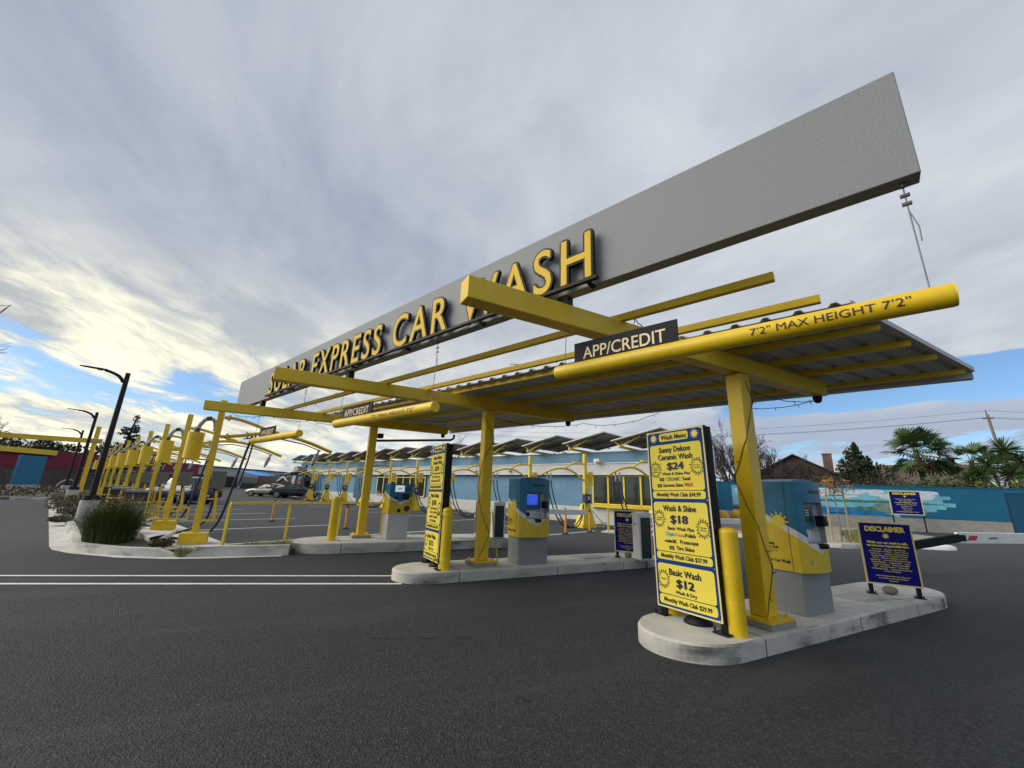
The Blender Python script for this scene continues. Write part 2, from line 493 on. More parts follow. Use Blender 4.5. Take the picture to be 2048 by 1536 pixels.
# ------------------------------------------------------------------ mesh helpers
class MB:
    def __init__(s):
        s.v, s.f, s.sm, s.mi, s.cur = [], [], [], [], 0

    def add(s, verts, faces, smooth=False):
        o = len(s.v)
        s.v.extend(V(p) for p in verts)
        for f in faces:
            s.f.append([o + i for i in f])
            s.sm.append(smooth)
            s.mi.append(s.cur)

    def box(s, c, d, rot=0.0):
        c, (x, y, z) = V(c), (d[0] / 2, d[1] / 2, d[2] / 2)
        R = Mx.Rotation(rot, 3, 'Z')
        vs = [c + R @ V((i * x, j * y, k * z)) for k in (-1, 1) for j in (-1, 1) for i in (-1, 1)]
        s.add(vs, [(0, 2, 3, 1), (4, 5, 7, 6), (0, 1, 5, 4), (2, 6, 7, 3), (0, 4, 6, 2), (1, 3, 7, 5)])

    def bar(s, p0, p1, w, h, up=ZU):
        p0, p1 = V(p0), V(p1)
        d = (p1 - p0).normalized()
        sd = d.cross(up)
        if sd.length < 1e-4:
            sd = d.cross(V((0, 1, 0)))
        sd.normalize()
        u = sd.cross(d).normalized()
        a, b = sd * w / 2, u * h / 2
        vs = [p + i * a + j * b for p in (p0, p1) for i, j in ((-1, -1), (1, -1), (1, 1), (-1, 1))]
        s.add(vs, [(0, 1, 2, 3), (7, 6, 5, 4), (0, 4, 5, 1), (1, 5, 6, 2), (2, 6, 7, 3), (3, 7, 4, 0)])

    def cyl(s, p0, p1, r0, r1=None, n=14, caps=True):
        p0, p1 = V(p0), V(p1)
        r1 = r0 if r1 is None else r1
        d = (p1 - p0).normalized()
        a = d.orthogonal().normalized()
        b = d.cross(a)
        ring = [a * cos(2 * pi * i / n) + b * sin(2 * pi * i / n) for i in range(n)]
        A = [p0 + q * r0 for q in ring]
        B = [p1 + q * r1 for q in ring]
        s.add(A + B, [(i, (i + 1) % n, n + (i + 1) % n, n + i) for i in range(n)], True)
        if caps:
            s.add(A, [tuple(reversed(range(n)))])
            s.add(B, [tuple(range(n))])

    def tube(s, pts, r, n=8, caps=True, r1=None):
        pts = [V(p) for p in pts]
        m = len(pts)
        a = None
        vs = []
        for i, p in enumerate(pts):
            t = (pts[min(i + 1, m - 1)] - pts[max(i - 1, 0)])
            if t.length < 1e-9:
                t = V((0, 0, 1))
            t.normalize()
            if a is None:
                a = t.orthogonal().normalized()
            a = (a - t * a.dot(t))
            if a.length < 1e-6:
                a = t.orthogonal()
            a.normalize()
            b = t.cross(a)
            rr = r if r1 is None else r + (r1 - r) * i / max(1, m - 1)
            vs += [p + (a * cos(2 * pi * k / n) + b * sin(2 * pi * k / n)) * rr for k in range(n)]
        fs = []
        for i in range(m - 1):
            for k in range(n):
                fs.append((i * n + k, i * n + (k + 1) % n, (i + 1) * n + (k + 1) % n, (i + 1) * n + k))
        s.add(vs, fs, True)
        if caps:
            s.add(vs[:n], [tuple(reversed(range(n)))])
            s.add(vs[-n:], [tuple(range(n))])

    def prism(s, poly, z0, z1, top=None, bottom=True):
        """upright prism of a plan polygon; top = inset polygon for a chamfer"""
        n = len(poly)
        tp = top or poly
        A = [V((p[0], p[1], z0)) for p in poly]
        B = [V((p[0], p[1], z1)) for p in tp]
        s.add(A + B, [(i, (i + 1) % n, n + (i + 1) % n, n + i) for i in range(n)])
        s.add(B, [tuple(range(n))])
        if bottom:
            s.add(A, [tuple(reversed(range(n)))])

    def plate(s, poly, y0, y1):
        """polygon in x,z extruded from y0 to y1 (front at the lower y)"""
        n = len(poly)
        A = [V((p[0], y0, p[1])) for p in poly]
        B = [V((p[0], y1, p[1])) for p in poly]
        s.add(A, [tuple(range(n))])
        s.add(B, [tuple(reversed(range(n)))])
        s.add(A + B, [((i + 1) % n, i, n + i, n + (i + 1) % n) for i in range(n)])

    def flat(s, poly, y):
        s.add([V((p[0], y, p[1])) for p in poly], [tuple(range(len(poly)))])

    def lathe(s, prof, c=(0, 0, 0), n=20):
        c = V(c)
        m = len(prof)
        vs = [c + V((r * cos(2 * pi * k / n), r * sin(2 * pi * k / n), z)) for r, z in prof for k in range(n)]
        fs = [(i * n + k, i * n + (k + 1) % n, (i + 1) * n + (k + 1) % n, (i + 1) * n + k) for i in range(m - 1) for k in range(n)]
        s.add(vs, fs, True)

    def ell(s, c, r, nu=14, nv=9, jit=0.0, rg=None):
        c = V(c)
        vs = []
        for j in range(nv + 1):
            th = pi * j / nv
            for i in range(nu):
                ph = 2 * pi * i / nu
                k = 1 + (rg.uniform(-jit, jit) if rg and 0 < j < nv else 0)
                vs.append(c + V((r[0] * sin(th) * cos(ph) * k, r[1] * sin(th) * sin(ph) * k, r[2] * cos(th) * k)))
        fs = [(j * nu + i, (j + 1) * nu + i, (j + 1) * nu + (i + 1) % nu, j * nu + (i + 1) % nu) for j in range(nv) for i in range(nu)]
        s.add(vs, fs, True)

    def xf(s, M):
        s.v = [M @ p for p in s.v]
        return s

    def mesh(s, name, mats):
        me = bpy.data.meshes.new(name)
        me.from_pydata([tuple(p) for p in s.v], [], s.f)
        for m in (mats if isinstance(mats, (list, tuple)) else [mats]):
            me.materials.append(m)
        me.polygons.foreach_set('use_smooth', s.sm)
        me.polygons.foreach_set('material_index', s.mi)
        me.update()
        return me


BASE = {}            # name of a top-level Empty -> its matrix


def tag(o, label=None, cat=None, group=None, kind=None):
    if label:
        o['label'] = label
    if cat:
        o['category'] = cat
    if group:
        o['group'] = group
    if kind:
        o['kind'] = kind
    return o


def thing(name, label, cat, loc=(0, 0, 0), rot=0.0, group=None):
    o = bpy.data.objects.new(name, None)
    o.empty_display_size = .2
    COL.objects.link(o)
    o.location = loc
    o.rotation_euler = (0, 0, rot)
    BASE[o] = Mx.Translation(V(loc)) @ Mx.Rotation(rot, 4, 'Z')
    return tag(o, label, cat, group)


def root_of(o):
    while o.parent is not None:
        o = o.parent
    return o


def part(name, mb, mats, parent=None, world=False, bevel=0.0, label=None):
    if world and parent is not None:
        mb.xf(BASE[root_of(parent)].inverted())
    o = bpy.data.objects.new(name, mb.mesh(name, mats))
    COL.objects.link(o)
    if parent is not None:
        o.parent = parent
    if bevel > 0:
        b = o.modifiers.new('bevel', 'BEVEL')
        b.width, b.segments, b.limit_method, b.angle_limit = bevel, 2, 'ANGLE', radians(40)
    if label:
        o['label'] = label
    return o


def struct(name, mb, mats, kind='structure'):
    o = part(name, mb, mats)
    o['kind'] = kind
    return o


def single(name, mb, mats, label, cat, loc=(0, 0, 0), rot=0.0, group=None, bevel=0.0):
    """a thing that is one mesh"""
    o = part(name, mb, mats, None, bevel=bevel)
    o.location, o.rotation_euler = loc, (0, 0, rot)
    return tag(o, label, cat, group)


def dup(root, loc, rot, label, group=None):
    """copy of a thing with copies of its parts and sub-parts"""
    r = root.copy()
    COL.objects.link(r)
    r.location, r.rotation_euler = loc, (0, 0, rot)
    r['label'] = label
    if group:
        r['group'] = group
    BASE[r] = Mx.Translation(V(loc)) @ Mx.Rotation(rot, 4, 'Z')
    for ch in list(root.children):
        c = ch.copy()
        COL.objects.link(c)
        c.parent = r
        for gch in list(ch.children):
            d = gch.copy()
            COL.objects.link(d)
            d.parent = c
    return r


# ---- lettering
_tc = bpy.data.curves.new("lettering_source", 'FONT')
_to = bpy.data.objects.new("lettering_source", _tc)


def glyphs(s, res=2, offset=0.0):
    _tc.body, _tc.size, _tc.resolution_u, _tc.offset, _tc.fill_mode = s, 1.0, res, offset, 'FRONT'
    m = _to.to_mesh()
    vs = [v.co.copy() for v in m.vertices]
    fs = [tuple(p.vertices) for p in m.polygons]
    _to.to_mesh_clear()
    return vs, fs


def text(mb, s, x, z, h, y, w=None, align='C', bold=0, res=2, slant=0.0, spread=None):
    """lettering in the x,z plane facing -y: cap height h, baseline z, optional fitted width w"""
    vs, fs = glyphs(s, res, .006 if bold else 0.0)
    if not vs:
        return
    x0, x1 = min(v.x for v in vs), max(v.x for v in vs)
    k = h / .70
    kx = k if w is None else w / (x1 - x0)
    wid = (x1 - x0) * kx
    ox = {'C': x - wid / 2, 'L': x, 'R': x - wid}[align]
    shifts = [(0, 0)] if not bold else [(-bold, 0), (0, 0), (bold, 0)]
    if bold > .03:
        shifts = [(-bold, 0), (-bold / 2, 0), (0, 0), (bold / 2, 0), (bold, 0), (0, bold * .5), (0, -bold * .5)]
    for i, (dx, dz) in enumerate(shifts):
        mb.add([V((ox + (v.x - x0 + dx) * kx + slant * v.y * k, y - i * .0003, z + (v.y + dz) * k)) for v in vs], fs)


def rrect(x0, z0, x1, z1, r, n=5):
    pts = []
    for cx, cz, a in ((x1 - r, z0 + r, -90), (x1 - r, z1 - r, 0), (x0 + r, z1 - r, 90), (x0 + r, z0 + r, 180)):
        for i in range(n + 1):
            t = radians(a + 90 * i / n)
            pts.append((cx + r * cos(t), cz + r * sin(t)))
    return pts


def sun_emblem(mb, x, z, r, y):
    """plain disc with pointed rays"""
    mb.flat([(x + .6 * r * cos(2 * pi * i / 18), z + .6 * r * sin(2 * pi * i / 18)) for i in range(18)], y)
    for k in range(11):
        a = 2 * pi * k / 11
        d = .13
        mb.flat([(x + .66 * r * cos(a - d * 1.2), z + .66 * r * sin(a - d * 1.2)), (x + .66 * r * cos(a + d * 1.2), z + .66 * r * sin(a + d * 1.2)),
                 (x + r * cos(a), z + r * sin(a))], y)


def burst(mb, x, z, rx, rz, y, t=.006, seed=1):
    rg = random.Random(seed)
    n = 17
    ring = []
    for i in range(2 * n):
        a = 2 * pi * i / (2 * n)
        k = rg.uniform(.92, 1.08) if i % 2 == 0 else .60
        ring.append((x + rx * k * cos(a), z + rz * k * sin(a)))
    for i in range(2 * n):
        (ax, az), (bx, bz) = ring[i], ring[(i + 1) % (2 * n)]
        dx, dz = bx - ax, bz - az
        L = sqrt(dx * dx + dz * dz)
        nx, nz = -dz / L * t / 2, dx / L * t / 2
        mb.flat([(ax - nx, az - nz), (bx - nx, bz - nz), (bx + nx, bz + nz), (ax + nx, az + nz)], y - (i % 2) * .0002)


def kerb(mb, pts, w, h, z0=0.0, hs=None):
    """a kerb swept along plan points, its body to the left of travel"""
    P = [V((p[0], p[1], 0)) for p in pts]
    m = len(P)
    inner = []
    for i in range(m):
        d = (P[min(i + 1, m - 1)] - P[max(i - 1, 0)]).normalized()
        inner.append(P[i] + V((-d.y, d.x, 0)) * w)
    vs = []
    for i in range(m):
        hh = h if hs is None else hs[i]
        d = (P[min(i + 1, m - 1)] - P[max(i - 1, 0)]).normalized()
        nrm = V((-d.y, d.x, 0))
        vs += [P[i] + ZU * z0, P[i] + nrm * .03 + ZU * hh, inner[i] + ZU * hh, inner[i] + ZU * z0]
    fs = []
    for i in range(m - 1):
        for k in range(3):
            fs.append((i * 4 + k, (i + 1) * 4 + k, (i + 1) * 4 + k + 1, i * 4 + k + 1))
    fs += [(0, 1, 2, 3), tuple((m - 1) * 4 + k for k in (3, 2, 1, 0))]
    mb.add(vs, fs)


def arc_pts(pts, n=10):
    """Catmull-Rom through points"""
    P = [V(p) for p in pts]
    P = [P[0] * 2 - P[1]] + P + [P[-1] * 2 - P[-2]]
    out = []
    for i in range(1, len(P) - 2):
        for k in range(n):
            t = k / n
            a, b, c, d = P[i - 1], P[i], P[i + 1], P[i + 2]
            out.append(.5 * ((2 * b) + (c - a) * t + (2 * a - 5 * b + 4 * c - d) * t * t + (3 * b - a - 3 * c + d) * t ** 3))
    out.append(P[-2])
    return out


# ------------------------------------------------------------------ ground, markings, kerbs
g_ = MB()
N = 60
g_.add([(-400, -200, 0), (400, -200, 0), (400, 900, 0), (-400, 900, 0)], [(0, 1, 2, 3)])
struct("asphalt_ground", g_, asphalt_mat())

ml = MB()


def stripe(p0, p1, w, z=.004):
    p0, p1 = V(p0), V(p1)
    d = (p1 - p0).normalized()
    n = V((-d.y, d.x, 0)) * w / 2
    ml.add([p0 - n + ZU * z, p1 - n + ZU * z, p1 + n + ZU * z, p0 + n + ZU * z], [(0, 1, 2, 3)])


def ext(p, q, k):
    return V((*(V(p) + (V(q) - V(p)) * k), 0))


stripe(ext((-1.85, 7.68), (-7.59, 6.66), 2.6), (-1.85, 7.68, 0), .075)
stripe(ext((-1.66, 7.09), (-7.04, 6.20), 2.6), (-1.66, 7.09, 0), .085)
for k in range(9):
    s0 = 11.4 + 3.62 * k
    stripe(W(s0 + 2.6, -2.4), W(s0 + 4.3, 2.2), .1)
for k in range(10):
    s0 = 11.7 + 3.42 * k
    stripe(W(s0 + .2, 11.0), W(s0 - 1.1, 7.2), .1)
struct("painted_lines", ml, LINE)


def island(cx, cb, a0, a1, b0, b1, h, name):
    """rounded pay island in the a,b frame"""
    n = 26
    rad = (b1 - b0) / 2
    mid = (b0 + b1) / 2
    pl = []
    for i in range(n + 1):
        t = pi / 2 + pi * i / n
        pl.append((a0 + rad * 1.15 + rad * 1.15 * cos(t), mid + rad * sin(t)))
    for q in (.18, .40, .62, .84):
        pl.append((a0 + (a1 - a0) * q + .3, b0))
    m = 22
    for i in range(m + 1):
        t = -pi / 2 + pi * i / m
        pl.append((a1 - rad * 1.5 + rad * 1.5 * cos(t), mid + rad * sin(t)))
    wp = [I(a + cx, b + cb) for a, b in pl]
    c = sum((p for p in wp), V((0, 0, 0))) / len(wp)
    tp = [p + (c - p).normalized() * .022 for p in wp]
    mb = MB()
    mb.prism([(p.x, p.y) for p in wp], 0, h - .022, bottom=False)
    # rounded arris
    k = len(wp)
    A = [V((p.x, p.y, h - .022)) for p in wp]
    B = [V((p.x, p.y, h)) for p in tp]
    mb.add(A + B, [(i, (i + 1) % k, k + (i + 1) % k, k + i) for i in range(k)])
    mb.f.remove(mb.f[k]) if False else None
    mb.add(B, [tuple(range(k))])
    o = struct(name, mb, CONC)
    # control joints, drawn as thin dark grey strips
    j = MB()
    for a in (a0 + 1.0, a0 + 3.0, a0 + 4.7):
        p, q = I(a + cx, cb + b0 - .002), I(a + cx, cb + b1 + .002)
        d = ID * .008
        j.add([p - d, p + d, p + d + ZU * (h - .015), p - d + ZU * (h - .015)], [(0, 1, 2, 3)])
        zt = ZU * (h + .0015)
        j.add([p - d + IN * .03 + zt, p + d + IN * .03 + zt, q + d - IN * .03 + zt, q - d - IN * .03 + zt], [(0, 1, 2, 3)])
    struct("island_joint", j, mat("joint_dark", (.11, .105, .095), .9))
    return o


IH = .17
island(0, 0, -1.47, 4.95, -.27, .80, IH, "pay_island")
island(-1.63, 4.10, -1.50, 4.6, -.26, .78, IH, "pay_island")
island(-3.05, 7.75, -1.55, 4.7, -.32, 1.15, .22, "pay_island")

tp_ = MB()
rg_ = random.Random(8)
for (px, py), (rx, ry) in (((0.0, 0.0), (.11, .045)), ((.62, -1.28), (.035, .02)), ((-.78, -.1), (.16, .03)), ((-.35, -.05), (.10, .02))):
    c = V((-.42 + px, 4.77 + py, .003))
    pl = [(c.x + rx * cos(2 * pi * i / 14) * rg_.uniform(.7, 1.25), c.y + ry * sin(2 * pi * i / 14) * rg_.uniform(.7, 1.25), .003) for i in range(14)]
    tp_.add(pl, [tuple(range(14))])
struct("tar_patches", tp_, mat("tar", (.008, .008, .009), .5, var=.3, vscale=30, bump=.5, bscale=90))

# utility cover flush on the near island
u_ = MB()
u_.box(I(2.75, .22, IH + .004), (.62, .42, .012), A_ID)
u_.box(I(2.75, .22, IH + .012), (.54, .34, .012), A_ID)
single("utility_cover", u_, concrete_mat("cover_concrete", (.42, .41, .38), .1), "flat concrete utility lid set into the nearest island by the disclaimer board", "utility cover")
u_ = MB()
u_.box(I(-.2, 4.45, IH + .004), (.62, .42, .012), A_ID)
u_.box(I(-.2, 4.45, IH + .012), (.54, .34, .012), A_ID)
u_.xf(Mx.Translation(ID * 1.35))
single("utility_cover", u_, MATS["cover_concrete"], "flat concrete utility lid on the middle island right of the payment kiosk", "utility cover")

# planter bed and its kerbs on the left
bed_poly = [W(34.5, -5.25), W(12.3, -5.25), (-9.02, 9.10), (-8.5, 8.95), (-7.7, 8.75), (-6.9, 8.78), (-6.75, 8.95), W(9.0, -4.15), W(12, -4.05), W(34.5, -4.05)]
b_ = MB()
b_.prism([(p[0], p[1]) for p in bed_poly], 0, .10)
struct("planting_bed", b_, MULCH)
gt = MB()
gp = [W(34.5, -5.66), W(19, -5.66), W(10.5, -5.66), (-9.35, 8.95), (-8.68, 8.64), (-7.5, 8.38), (-6.54, 8.42), (-5.97, 8.60), (-4.75, 9.18),
      (-4.8, 9.35), (-6.1, 8.78), (-6.6, 8.62), (-7.5, 8.58), (-8.6, 8.86), (-9.1, 9.14), W(10.6, -5.30), W(19, -5.30), W(34.5, -5.30)]
gt.add([(p[0], p[1], .006) for p in gp], [tuple(range(len(gp)))])
struct("gutter_pan", gt, CONCP)
kb = MB()
kerb(kb, arc_pts([W(34.5, -5.32), W(20, -5.32), W(12.3, -5.32), (-9.40, 9.30, 0), (-8.98, 8.97, 0), (-8.5, 8.80, 0), (-7.7, 8.60, 0), (-6.96, 8.60, 0)], 5), .17, .15)
e0, e1 = V((-6.96, 8.60, 0)), V((-6.55, 8.66, 0))
kerb(kb, [e0, e1], .17, .15, hs=[.15, .012])
kerb(kb, [(-6.40, 8.66, 0), (-6.20, 8.74, 0), (-5.9, 8.86, 0), (-4.70, 9.36, 0)], .17, .2, hs=[.012, .19, .2, .2])
kerb(kb, [(-6.45, 9.02, 0), (-5.35, 10.42, 0), (-4.5, 11.5, 0), (-3.65, 12.6, 0), (-2.4, 14.1, 0)], .18, .15)
struct("planter_kerb", kb, CONC)
tb = MB()
tb.prism([(-6.2, 8.92), (-4.75, 9.52), (-4.9, 10.6), (-5.3, 10.2)], 0, .09)
struct("planting_bed", tb, MULCH)
pad = MB()
pad.prism([(p[0], p[1]) for p in (W(8.75, -3.95), W(8.75, -2.75), W(39, -2.75), W(39, -3.95))], 0, .10)
struct("vacuum_pad", pad, CONCP)
fb = MB()
fb.prism([(p[0], p[1]) for p in (W(34.6, -5.66), W(34.6, -26), W(47, -26), W(47, -4.05), W(34.6, -4.05))], 0, .12)
struct("planting_bed", fb, MULCH)
fk = MB()
kerb(fk, [W(34.5, -7.3), W(34.5, -5.5)], .2, .16)
kerb(fk, [W(34.5, -26), W(34.5, -8.3)], .2, .16)
struct("planter_kerb", fk, CONC)
# kerb in front of the mural wall
rk = MB()
kerb(rk, [(9.4, 18.3, 0), (9.9, 16.9, 0), (10.8, 15.4, 0), (11.7, 14.85, 0), (13.2, 14.9, 0), (14.6, 15.6, 0)], .18, .15)
struct("planter_kerb", rk, CONC)
rb = MB()
rb.prism([(9.75, 18.3), (10.2, 17.0), (11.0, 15.6), (11.8, 15.1), (13.2, 15.15), (14.6, 15.85), (21, 19.5), (22, 25.9), (12, 28.9), (10.9, 21.5)], 0, .09)
struct("planting_bed", rb, mat("pale_gravel_mulch", (.30, .26, .19), .95, var=.5, vscale=16, bump=.9, bscale=24))
wn = MB()
wn.lathe([(.72, 0), (.70, .11), (.62, .15), (0, .155)], (0, 0, 0), 28)
wn.xf(Mx.Translation(V((15.7, 16.2, 0))) @ Mx.Rotation(radians(-20), 4, 'Z') @ Mx.Scale(1.5, 4, (1, 0, 0)))
struct("painted_kerb_nose", wn, WHITE)

# ------------------------------------------------------------------ canopy
can = thing("canopy", "long yellow steel canopy with a ribbed metal roof over the pay islands", "canopy", W(4.5, 0), 0)
COLS = [0.0, 4.56, 9.02]
ZB = [IH, IH, .22]
for s, z0 in zip(COLS, ZB):
    c = W(s, 0)
    mb = MB()
    mb.box((c.x, c.y, (z0 + .09 + 3.07) / 2), (.2, .2, 3.07 - z0 - .09), A_ID)
    col = part("column", mb, YEL, can, True, bevel=.012)
    mb = MB()
    mb.box((c.x, c.y, z0 + .0325), (.46, .42, .055), A_ID)
    part("grout_pad", mb, GROUT, col, True)
    mb = MB()
    mb.box((c.x, c.y, z0 + .075), (.44, .40, .03), A_ID)
    for i in (-1, 1):
        for j in (-1, 1):
            q = c + ID * i * .17 + IN * j * .15
            mb.cyl((q.x, q.y, z0 + .088), (q.x, q.y, z0 + .125), .016, n=6)
    part("base_plate", mb, YEL, col, True)
    mb = MB()
    mb.bar(W(s, -3.84, 3.195), W(s, 2.12, 3.195), .18, .215)
    bm_ = part("beam", mb, YEL, can, True, bevel=.01)
    mb = MB()
    mb.lathe([(.0, -.075), (.03, -.068), (.05, -.045), (.058, -.01), (.06, 0)], W(s, 2.0, 3.045), 14)
    mb.cyl(W(s, 2.0, 3.045), W(s, 2.0, 3.073), .062)
    part("dome_camera", mb, BLACKP, bm_, True)
S0, S1 = -1.47, 9.78
for u in (-2.08, -1.33):
    mb = MB()
    mb.bar(W(S0, u, 3.342), W(S1, u, 3.342), .062, .075)
    part("purlin", mb, YEL, can, True)
for u in (-.66, -.02, .76, 1.54, 2.52):
    dz = -.02 * u
    mb = MB()
    mb.bar(W(S0 + .02, u, 3.375 + dz), W(S1, u, 3.375 + dz), .065, .075)
    part("purlin", mb, YEL, can, True)
# ribbed roof sheet
mb = MB()
prof = []
s = S0 - .03
while s < S1 + .1:
    prof += [(s, 0), (s + .07, .0), (s + .10, .038), (s + .15, .038), (s + .18, 0)]
    s += .305
prof = [(a, z) for a, z in prof if a < S1 + .12]
U0, U1 = -.80, 2.74
vs, fs = [], []
for a, z in prof:
    vs += [W(a, U0, 3.424 + z + .016), W(a, U1, 3.352 + z)]
for i in range(len(prof) - 1):
    fs.append((2 * i, 2 * i + 1, 2 * i + 3, 2 * i + 2))
mb.add(vs, fs)
rf = part("roof_sheet", mb, [ROOFM, mat("roof_underside", (.48, .48, .45), .6, var=.12, vscale=1.3, dirt=.25, dirtcol=(.25, .23, .2))], can, True)
sol = rf.modifiers.new('thick', 'SOLIDIFY')
sol.thickness = .006
sol.material_offset = 1
mb = MB()
mb.bar(W(S0 + .02, 2.80, 3.315), W(S1 + .1, 2.80, 3.315), .13, .12)
part("gutter", mb, GUT, can, True)
mb = MB()
mb.bar(W(S0 - .02, -.78, 3.447), W(S0 - .02, 2.74, 3.38), .02, .06)
part("roof_edge_trim", mb, GUT, can, True)
# drain pipe and small floodlight on the far column
mb = MB()
mb.tube([W(9.02, 2.35, 3.10), W(9.02, 2.35, 2.99), W(9.02, 2.25, 2.93), W(9.02, .12, 2.72)], .035)
part("drain_pipe", mb, mat("dark_pipe", (.035, .04, .032), .5), can, True)
mb = MB()
mb.box(W(9.02, .2, 2.86), (.14, .16, .12), A_ID)
part("floodlight", mb, BLACKP, can, True)
mb = MB()
mb.ell(W(8.2, 1.0, 3.27), (.55, .08, .035))
part("strip_light", mb, mat("pale_lens", (.4, .4, .37), .4), can, True)

# ------------------------------------------------------------------ the long sign
sg = thing("canopy_sign", "long speckled grey sign board carrying the raised yellow car wash letters", "sign", W(4.27, -2.75, 3.3), A_READ)


def sx(s_):
    return 4.27 - s_                # local x from the canopy coordinate s


PNL0, PNL1, PZ0, PZ1 = sx(11.12), sx(-2.57), .155, .945
mb = MB()
mb.box(((PNL0 + PNL1) / 2, .065, (PZ0 + PZ1) / 2), (PNL1 - PNL0, .13, PZ1 - PZ0))
pan = part("sign_panel", mb, SIGNG, sg, bevel=.006)
mb = MB()
for s_ in COLS:
    mb = MB()
    mb.box((sx(s_) - .045, .065, .08), (.12, .10, .15))
    part("support_foot", mb, BLACK, sg)
mb = MB()
mb.bar((sx(8.45), -.085, .172), (sx(-.42), -.085, .172), .05, .03)
part("letter_rail", mb, BLACK, sg)
for s_ in (8.3, 7.0, 5.65, 4.3, 2.75, 1.2, -.3):
    mb = MB()
    mb.bar((sx(s_), -.1, .176), (sx(s_) + .02, .02, .135), .04, .025)
    part("bracket", mb, BLACK, sg)
# letters: each a black channel with a yellow face
WORD = "SOLAR EXPRESS CAR WASH"


def adv(prefix):
    vs, _ = glyphs(prefix + "I", 2)
    w2, _ = glyphs("I", 2)
    return max(v.x for v in vs) - max(v.x for v in w2)


x_first, x_last = sx(8.30), sx(-.35)
cap = .505
k_ = cap / .70
nat = []
sp = 0.0
for i, ch in enumerate(WORD):
    nat.append(adv(WORD[:i]) + i * .12)
vsH, _ = glyphs("H")
endH = nat[-1] + max(v.x for v in vsH)
v0 = min(v.x for v in glyphs("S")[0])
kx_ = (x_last - x_first) / (endH - v0)
for i, ch in enumerate(WORD):
    if ch == ' ':
        continue
    vs, fs = glyphs(ch, 5)
    xo = x_first + (nat[i] - v0) * kx_
    base_z = .205
    mb = MB()
    # the black body: the outline widened all round and given depth
    t = .027
    for q in range(8):
        a = 2 * pi * q / 8
        yy0, yy1 = -.088 - q * .0004, -.050 + q * .0004
        A = [V((xo + v.x * kx_ + t * cos(a), yy0, base_z + v.y * k_ + t * sin(a))) for v in vs]
        B = [V((p.x, yy1, p.z)) for p in A]
        mb.add(A, fs)
        mb.add(B, [tuple(reversed(f)) for f in fs])
        ed = {}
        for f in fs:
            for j in range(len(f)):
                e = (f[j], f[(j + 1) % len(f)])
                key = tuple(sorted(e))
                ed.setdefault(key, []).append(e)
        n = len(vs)
        mb.add(A + B, [(e[0][1], e[0][0], n + e[0][0], n + e[0][1]) for e in ed.values() if len(e) == 1])
    lt = part("letter", mb, BLACK, sg)
    fc = MB()
    for q, (dx, dz) in enumerate(((0, 0), (.006, 0), (-.006, 0), (0, .003), (0, -.003))):
        fc.add([V((xo + v.x * kx_ + dx, -.094 - q * .0004, base_z + v.y * k_ + dz)) for v in vs], fs)
    part("letter_face", fc, SIGNY, lt)

# ------------------------------------------------------------------ clearance bars on cables
for i, (s_a, s_b, zc, r, pl, tx, lab) in enumerate((
        (.13, -2.55, 2.650, .068, (-.05, -1.04), (-1.56, -2.38), "nearest yellow clearance pipe with maximum height lettering, hung at the right end"),
        (4.84, 2.08, 2.530, .072, (4.70, 3.70), (3.55, 2.45), "middle yellow clearance pipe hung under the canopy sign"),
        (9.21, 6.40, 2.470, .072, (8.85, 7.85), None, "farthest yellow clearance pipe, left of the far canopy column"))):
    mid = (s_a + s_b) / 2
    cb_ = thing("clearance_bar", lab, "clearance bar", W(mid, -2.70, zc), A_READ, "clearance bars over the pay lanes")
    hx = (s_a - s_b) / 2
    mb = MB()
    mb.cyl((-hx, 0, 0), (hx, 0, 0), r, n=28)
    tb_ = part("pipe", mb, YEL, cb_)
    for q in (-1, 1):
        mb = MB()
        mb.cyl((q * hx, 0, 0), (q * (hx + .012), 0, 0), r * .97, n=28)
        part("end_cap", mb, YELB, tb_)
    if tx:
        mb = MB()
        text(mb, "7'2\" MAX HEIGHT 7'2\"", mid - (tx[0] + tx[1]) / 2, -.030, .052, 0, w=tx[0] - tx[1], bold=0, res=4)
        bmx = bmesh.new()
        bmx.from_mesh(mb.mesh("lettering_flat", MAROON))
        for zc_ in (-.024, -.018, -.012, -.006, 0, .006, .012, .018):
            bmesh.ops.bisect_plane(bmx, geom=bmx.verts[:] + bmx.edges[:] + bmx.faces[:], plane_co=(0, 0, zc_), plane_no=(0, 0, 1))
        mb = MB()
        bmx.verts.index_update()
        mb.add([v.co.copy() for v in bmx.verts], [[v.index for v in f.verts] for f in bmx.faces])
        bmx.free()
        for v in mb.v:
            v.y = -sqrt(max(1e-6, (r + .0025) ** 2 - v.z ** 2)) - .001
        part("lettering", mb, MAROON, tb_)
    mb = MB()
    a, b = mid - pl[0], mid - pl[1]
    mb.box(((a + b) / 2, .02, r + .095), (b - a, .02, .215))
    sp_ = part("sign_plate", mb, CHAR, cb_)
    mb = MB()
    text(mb, "APP/CREDIT", (a + b) / 2, r + .03, .115, .0085, w=(b - a) * .80, bold=.006, res=4)
    part("lettering", mb, CREAM, sp_)
    for x in (-hx + .08, hx - .08):
        top = 3.455 - zc
        mb = MB()
        mb.tube([(x, 0, r * .9), (x, .02, top - .22), (x, .02, top - .02)], .004, 6)
        mb.tube([(x, .02, top - .2), (x + .025, .02, top - .32), (x + .022, .02, top - .42)], .0035, 6)
        mb.cyl((x, .02, top - .03), (x, .02, top + .005), .016, n=8)
        for zz in (.09, .15):
            mb.box((x, .02, top - zz), (.045, .02, .018))
        part("cable", mb, CABLE, cb_)

# ------------------------------------------------------------------ menu boards
A_BRD = A_ID - pi / 2            # local x = -IN, local y = +ID


